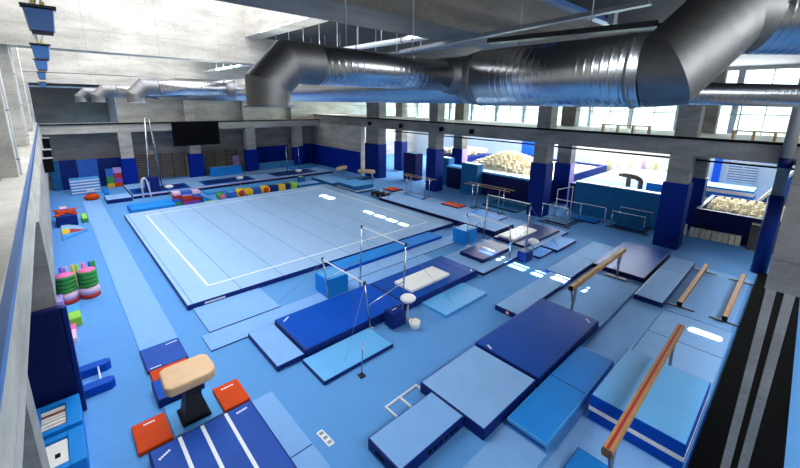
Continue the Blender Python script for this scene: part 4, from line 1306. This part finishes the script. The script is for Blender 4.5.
bed('foam_bed', 'heaped cream foam filling the pit beyond the square pillar', 22.5, 33.5, -1.95, 5.95, heap1)
bed('foam_bed', 'cream foam filling the pit behind the front corner pillar', 22.9, 27.45, -14.6, -11.2, heap2)
foam_cubes((22.9, 29.0), (0.0, 5.9), 0.54, heap1, 'cream foam cube in the pit beyond the square pillar', 'cubes of the larger foam pit', 0.32)
foam_cubes((22.95, 27.4), (-14.55, -11.22), 0.37, heap2, 'cream foam cube in the pit behind the front corner pillar', 'cubes of the corner foam pit', 0.215)
foam_cubes((26.4, 30.6), (8.4, 12.6), 0.6, lambda x, y: 2.0, 'cream foam cube on the far deck at the back of the annex', 'cubes on the far deck', 0.4)
tag(MB().box(26.2, 31.0, 8.2, 12.8, 0.0, 1.98, bevel=0.03).build('pit_deck', NAVY), 'navy raised deck at the back of the annex', 'deck')
for k in range(10):
    y = -10.75 - k * 0.245 + (0.12 if k == 0 else 0)
    t = thing('foam_block', 'cream foam block in the row on the floor below the corner foam pit', 'foam block', (22.2 + 0.02 * k, y, 0), rz=rc.uniform(-0.15, 0.15), group='cream blocks in a row')
    MB().box(-0.16, 0.16, -0.105, 0.105, 0, 0.5 if k else 0.6, bevel=0.02).build('block', CREAM, t)
tag(MB().box(21.9, 22.5, -14.5, -13.35, 0, 1.35, bevel=0.02).build('wooden_box', mat('dull_grey_board', '#4f4a45', 0.8)), 'dull grey board box at the end of the row of cream blocks', 'box')
mat_thing('foam_block', 'dark teal box pad in front of the larger foam pit', 20.4, 21.2, 2.5, 4.05, 0.0, 2.5, SKYB, TEAL, cat='pad', bevel=0.04)
mat_thing('foam_block', 'teal box pad behind the third pillar of the colonnade', 21.6, 22.4, 6.4, 7.5, 0.0, 2.45, SKYB, TEAL, cat='pad', bevel=0.04)
mat_thing('foam_block', 'dark teal box pad near the last wide pillar', 20.8, 21.8, 9.7, 11.3, 0.0, 2.55, TEAL, DEEP, cat='pad', bevel=0.04)
mat_thing('annex_deck', 'pale blue raised deck behind the teal standing pads', 22.3, 33.0, -9.6, -3.9, 0.0, 1.9, PALE, NAVY, cat='deck', bevel=0.03)
for k in range(3):
    mat_thing('crash_mat', ['lowest', 'middle', 'top'][k] + ' blue mat of the stack on the annex deck by the front corner pillar', 23.2, 25.0, -9.5, -8.2, 1.902 + k * 0.202, 2.102 + k * 0.202, CYAN, AZURE, group='stack on the annex deck')
for k in range(3):
    mat_thing('crash_mat', ['lowest', 'middle', 'top'][k] + ' blue striped mat of the stack beyond the corner foam pit', 28.6, 30.6, -12.8, -10.1, k * 0.642, 0.64 + k * 0.642, CYAN, AZURE, band=(0.45, 0.8, WHITE), group='stack beyond the corner pit')
t = thing('vaulting_horse', 'dark brown vaulting horse on the annex deck', 'vaulting horse', (24.2, -7.0, 1.902), 1.2)
mb = MB()
mb.tube([(-0.8, 0, 0.35), (-0.7, 0, 0.55), (-0.4, 0, 0.68), (0.4, 0, 0.7), (0.8, 0, 0.66)], 0.14, seg=12, radii=[0.1, 0.15, 0.16, 0.16, 0.12])
mb.build('padded_body', WOODD, t)
for x in (-0.75, 0.1):
    MB().box(x - 0.1, x + 0.1, -0.12, 0.12, 0, 0.55, bevel=0.03).build('leg', WOODD, t)
t = thing('blue_wedge', 'big blue wedge mat standing at the right end of the corner foam pit', 'wedge', (27.8, -14.6, 0))
mb = MB()
mb.extrude_profile([(0.0, 0.0), (2.25, 0.0), (0.0, 3.85)], 'X', 0.0, 0.7)
mb.build('cushion', mat('blue_wedge_vinyl', '#1257b5', 0.6, var=0.05), t)
mb = MB()
mb.extrude_profile([(2.26, 0.0), (2.42, 0.0), (0.0, 4.14), (0.0, 3.87)], 'X', 0.0, 0.7)
mb.build('edge_strip', WHITE, t)
wall_pad('bright blue panel standing behind the larger foam pit', 34.0, 34.2, 4.85, 6.55, 4.47, mat('bright_blue_panel', '#0d63dd', 0.45, var=0.03), z0=0.0)
wall_pad('bright blue pad on the outer wall beyond the corner pit', 35.85, 35.98, -10.15, -9.65, 4.9, mat('bright_blue_panel', '#0d63dd'))
for k in range(2):
    t = thing('louvre', ['left slatted vent on the white outer wall', 'right slatted vent on the white outer wall'][k], 'vent', (35.96, -11.9 + k * 0.9, 1.35), group='vents on the outer wall')
    MB().box(-0.03, 0.0, -0.4, 0.4, 0, 1.45).build('backing', GREYP, t)
    for q in range(7):
        MB().box(-0.08, -0.03, -0.4, 0.4, 0.05 + q * 0.2, 0.16 + q * 0.2).build('slat', WSTEEL, t)
for k in range(7):
    M_ = [mat('pale_lime_foam', '#dcebb8', 0.8), mat('pale_yellow_foam', '#f2e7ae', 0.8), PALEPINK, mat('pale_lime_foam', ''), CREAM, mat('pale_yellow_foam', ''), CREAM][k]
    t = thing('foam_roll', ['lime', 'yellow', 'pink', 'pale lime', 'cream', 'gold', 'ivory'][k] + ' upright foam roll along the white outer wall', 'foam roll', (34.6, -6.9 + k * 0.95, 0), group='rolls along the outer wall')
    MB().lathe([(0.0, 0.0), (0.33, 0.0), (0.33, 2.1 + 0.3 * (k % 3)), (0.0, 2.1 + 0.3 * (k % 3))], seg=18).build('roll', M_, t)

# ---- right front corner: round pipe with a padded foot
t = thing('drain_pipe', 'thick grey metal pipe standing in the front right corner', 'pipe', (18.6, -14.08, 0))
MB().tube([(0, 0, 3.53), (0, 0, 10.08)], 0.2, seg=20).build('pipe', GREYP, t)
MB().lathe([(0.0, 0.0), (0.27, 0.0), (0.27, 3.5), (0.22, 3.52), (0.0, 3.52)], seg=20).build('padded_foot', NAVY, t)
MB().lathe([(0.205, 0.0), (0.23, 0.0), (0.23, 0.4), (0.205, 0.4)], (0, 0, 4.7), seg=20).build('collar', DEEP, t)

# ---- benches on the right gallery
def bench(label, x, y0, y1):
    t = thing('bench', label, 'bench', (x, (y0 + y1) / 2, 5.68))
    h = (y1 - y0) / 2
    MB().box(-0.16, 0.16, -h, h, 0.36, 0.42, bevel=0.01).build('seat', PINE, t)
    n = 4
    for q in range(n):
        y = -h + 0.06 + q * (2 * h - 0.12) / (n - 1)
        MB().box(-0.14, 0.14, y - 0.05, y + 0.05, 0, 0.36).build('leg', PINE, t)
    return t


bench('wooden bench on the right gallery between the two near pillars', 19.6, -8.85, -6.45)
bench('wooden bench on the right gallery above the corner foam pit', 19.6, -14.3, -12.1)

# ================================================================== DUCTS, LAMPS AND SERVICES UNDER THE ROOF
t = thing('air_duct', 'huge spiral steel air duct running the length of the hall with side branches', 'air duct', (3.2, 0.0, 7.6))
MB().tube([(0, -12.75, 0.03), (0, -9.75, 0.02)], 0.555, seg=40).build('wide_section', DUCT, t)
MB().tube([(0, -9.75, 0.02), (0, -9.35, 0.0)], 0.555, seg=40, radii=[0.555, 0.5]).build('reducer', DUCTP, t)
MB().tube([(0, -9.35, 0.0), (0, 22.3, -0.06)], 0.5, seg=36).build('long_section', DUCT, t)
for y in (-12.6, -9.75, -3.0, 5.0, 13.0):
    r = 0.555 if y < -9.7 else 0.5
    MB().lathe([(r - 0.01, -0.015), (r + 0.008, -0.015), (r + 0.008, 0.015), (r - 0.01, 0.015)], (0, y, 0.02), seg=40, axis='Y').build('flange_ring', STEEL, t)
# near end: elbow rising to the right, then a horizontal run
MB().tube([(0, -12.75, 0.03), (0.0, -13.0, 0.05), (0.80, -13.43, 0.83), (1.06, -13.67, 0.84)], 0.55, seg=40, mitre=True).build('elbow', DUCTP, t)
MB().tube([(1.06, -13.67, 0.84), (5.2, -17.5, 0.88)], 0.55, seg=36).build('upper_run', DUCT, t)
# branch toward the front right, passing below the elbow
MB().tube([(0.3, -10.75, -0.22), (4.25, -14.35, -0.26), (4.95, -15.0, 0.35), (6.2, -16.2, 1.3)], 0.22, seg=24).build('side_branch', DUCT, t)
for k, (y, xe, r, dz) in enumerate(((-9.25, -4.45, 0.30, 0.05), (3.6, -4.15, 0.30, -0.02), (12.0, -4.6, 0.30, -0.06), (20.0, -4.9, 0.30, -0.1))):
    o = MB().tube([(-0.45, y, dz), (xe + 0.78, y, dz)], r, seg=28).build('branch', DUCT, t)
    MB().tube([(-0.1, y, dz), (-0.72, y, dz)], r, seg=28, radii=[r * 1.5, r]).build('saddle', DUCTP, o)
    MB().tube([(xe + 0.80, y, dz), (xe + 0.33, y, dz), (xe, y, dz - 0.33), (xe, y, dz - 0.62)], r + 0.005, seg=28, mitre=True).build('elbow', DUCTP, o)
    MB().lathe([(r + 0.01, 0.0), (r + 0.05, 0.0), (r + 0.05, 0.03), (r + 0.01, 0.03)], (xe, y, dz - 0.64), seg=28).build('outlet_collar', STEEL, o)

# hanger rods down to the ducts
rods = [(3.2 - 1.9, -9.25, 7.95), (3.2 - 3.2, -9.25, 7.95)]
for i, (x, y, zb, zt) in enumerate(((1.6, -9.25, 7.98, 10.1), (0.1, -9.25, 7.98, 10.1), (3.72, -11.6, 7.9, 10.1), (3.72, -10.2, 7.9, 10.1))):
    tag(MB().tube([(x, y, zb), (x, y, zt)], 0.012, seg=6).build('hanger_rod', STEEL), 'thin steel rod holding the near part of the air duct', 'hanger rod', 'rods of the near duct')
for i in range(8):
    for x in (4.6, 6.4):
        y = -6.0 + i * 1.25
        tag(MB().tube([(x, y, 8.95), (x, y, 10.1)], 0.014, seg=6).build('hanger_rod', WSTEEL), 'thin white rod hanging from the dark slab to the pale pipe', 'hanger rod', 'rods of the pale pipes')
for i in range(6):
    tag(MB().tube([(4.6, 6.2 + i * 1.25, 8.95), (4.6, 6.2 + i * 1.25, 10.1)], 0.014, seg=6).build('hanger_rod', WSTEEL), 'thin white rod hanging in the second dark bay', 'hanger rod', 'rods in the second bay')
for (lab, p0, p1, r, M_) in (('pale insulated pipe running under the near dark slab', (4.5, 4.3, 8.93), (4.6, -6.9, 8.93), 0.085, WSTEEL),
                             ('second pale pipe beside it under the near dark slab', (6.4, 4.3, 8.93), (6.4, -6.9, 8.93), 0.06, STEEL),
                             ('pale pipe under the slab of the second bay', (4.6, 13.7, 8.93), (4.6, 5.8, 8.93), 0.085, WSTEEL)):
    t = thing('ceiling_pipe', lab, 'pipe', (0, 0, 0))
    MB().tube([p0, p1], r, seg=12).build('pipe', M_, t)
    n = 5
    for q in range(n):
        f = (q + 0.5) / n
        c = [p0[i] + (p1[i] - p0[i]) * f for i in range(3)]
        MB().lathe([(r, -0.03), (r + 0.02, -0.03), (r + 0.02, 0.03), (r, 0.03)], c, seg=12, axis='Y').build('pipe_clip', STEEL, t)


def tray(label, p0, p1, w, M_):
    t = thing('cable_tray', label, 'cable tray', p0)
    v = Vector(p1) - Vector(p0)
    L = v.length
    t.rotation_euler = v.to_track_quat('X', 'Z').to_euler()
    MB().box(0, L, -w / 2, w / 2, 0, 0.015).build('bottom', M_, t)
    for s in (-1, 1):
        MB().box(0, L, s * w / 2 - 0.01, s * w / 2 + 0.01, 0, 0.09).build('side_rail', M_, t)
    for q in range(int(L / 0.7)):
        MB().box(0.3 + q * 0.7, 0.33 + q * 0.7, -w / 2, w / 2, 0.09, 0.1).build('cross_bar', M_, t)
    return t


tray('black cable tray above the wide part of the air duct', (3.6, -9.6, 8.36), (3.6, -12.7, 8.3), 0.26, CHARC)
tray('blue grey cable tray crossing the dark ceiling at the top right', (3.3, -10.5, 9.15), (8.4, -10.4, 9.2), 0.2, BSTEEL)
tray('thin grey cable tray reaching from the duct into the dark bay', (4.9, -5.4, 8.62), (4.75, -12.2, 8.9), 0.16, STEEL)
t = thing('junction_box', 'grey junction box with cables at the top right above the duct', 'junction box', (7.2, -10.7, 9.25))
MB().box(-0.12, 0.12, -0.08, 0.08, -0.15, 0.15, bevel=0.02).build('box', STEEL, t)
for q in range(3):
    MB().tube([(-0.06 + q * 0.06, 0, -0.15), (-0.04 + q * 0.05, 0, -0.24), (0.05, 0, -0.3), (0.1, 0.02, -0.1)], 0.01, seg=6).build('cable', BLACK, t)


def floodlight(label, x, y, z):
    t = thing('floodlight', label, 'floodlight', (x, y, z), group='row of floodlights along the left side')
    mb = MB()
    A = [mb.bm.verts.new(v) for v in ((-0.20, -0.08, 0.18), (0.20, -0.08, 0.18), (0.16, -0.1, -0.2), (-0.16, -0.1, -0.2))]
    B = [mb.bm.verts.new(v) for v in ((-0.22, 0.12, 0.2), (0.22, 0.12, 0.2), (0.18, 0.12, -0.2), (-0.18, 0.12, -0.2))]
    mb.bm.faces.new(A)
    mb.bm.faces.new(list(reversed(B)))
    for i in range(4):
        mb.bm.faces.new((A[i], B[i], B[(i + 1) % 4], A[(i + 1) % 4]))
    mb.build('housing', BSTEEL, t)
    MB().box(-0.25, 0.25, -0.12, 0.15, 0.2, 0.25, bevel=0.01).build('visor', CHARC, t)
    for s in (-1, 1):
        b = MB().obox((s * 0.08, 0, 0.42), (0.03, 0.03, 0.4), Matrix.Rotation(s * 0.3, 3, 'Y')).build('bracket', STEEL, t)
        MB().box(s * 0.07 - 0.025, s * 0.07 + 0.025, -0.05, 0.05, 0.255, 0.31).build('yellow_clip', YELLOW, b)
    MB().tube([(0, 0, 0.55), (0, 0, (12.0 - z) / 0.78)], 0.035, seg=8).build('drop_rod', STEEL, t)
    MB().box(-0.15, 0.15, -0.1, 0.1, -0.26, -0.205, bevel=0.01).build('glass_cover', CHARC, t)
    t.scale = (0.78, 0.78, 0.78)
    return t


for k, (y, z) in enumerate(((-6.7, 8.2), (-1.3, 8.2), (3.9, 8.2), (12.6, 8.2), (21.2, 7.95))):
    floodlight(['nearest blue floodlight hanging at the top left', 'second floodlight in the hanging row at the top left', 'third floodlight in the hanging row at the top left', 'fourth floodlight in the hanging row', 'farthest floodlight before the dark upper wall'][k], -3.49, y, z)
t = thing('light_track', 'steel track between the hanging floodlights at the top left', 'track', (-3.49, 0, 9.3))
MB().box(-0.03, 0.03, -6.7, 4.4, 0, 0.06).build('rail', STEEL, t)
MB().tube([(0.05, -6.6, -0.02), (0.05, 4.3, -0.02)], 0.015, seg=6).build('cable', BLACK, t)

for k, y in enumerate((13.98, 9.65, 5.0, 2.09)):
    t = thing('beam_speaker', 'small black loudspeaker on the right beam, number %s from the solid wall' % ['one', 'two', 'three', 'four'][k], 'loudspeaker', (18.84, y, 4.98), group='small loudspeakers on the right beam')
    MB().box(-0.1, 0.08, -0.16, 0.16, 0, 0.34, bevel=0.02).build('cabinet', BLACK, t)
    MB().box(0.082, 0.15, -0.05, 0.05, 0.12, 0.22).build('bracket', CHARC, t)
for k, y in enumerate((9.0, 13.0, 18.5)):
    zz = (3.75, 3.75, 3.95)[k]
    t = thing('wall_speaker', ['nearest black loudspeaker below the left gallery edge', 'middle black loudspeaker below the left gallery edge', 'farthest black loudspeaker below the left gallery edge'][k], 'loudspeaker', (-3.92, y, zz), group='loudspeakers below the left gallery')
    MB().box(-0.12, 0.22, -0.2, 0.2, 0, 0.62, bevel=0.02).build('cabinet', BLACK, t)
    MB().box(-0.12, 0.24, -0.02, 0.02, 0.622, 0.68).build('bracket', WSTEEL, t)

t = thing('sprinkler_pipe', 'thin dark pipe running below the right beam in front of the annex', 'pipe', (22.0, 0, 4.3))
MB().tube([(0, -14.4, 0), (0, 14.0, 0)], 0.05, seg=8).build('pipe', BLACK, t)
for y in (-12.0, -6.5, 1.5, 4.5, 10.5):
    MB().tube([(0, y, 0), (0, y, 0.7)], 0.012, seg=6).build('hanger', STEEL, t)
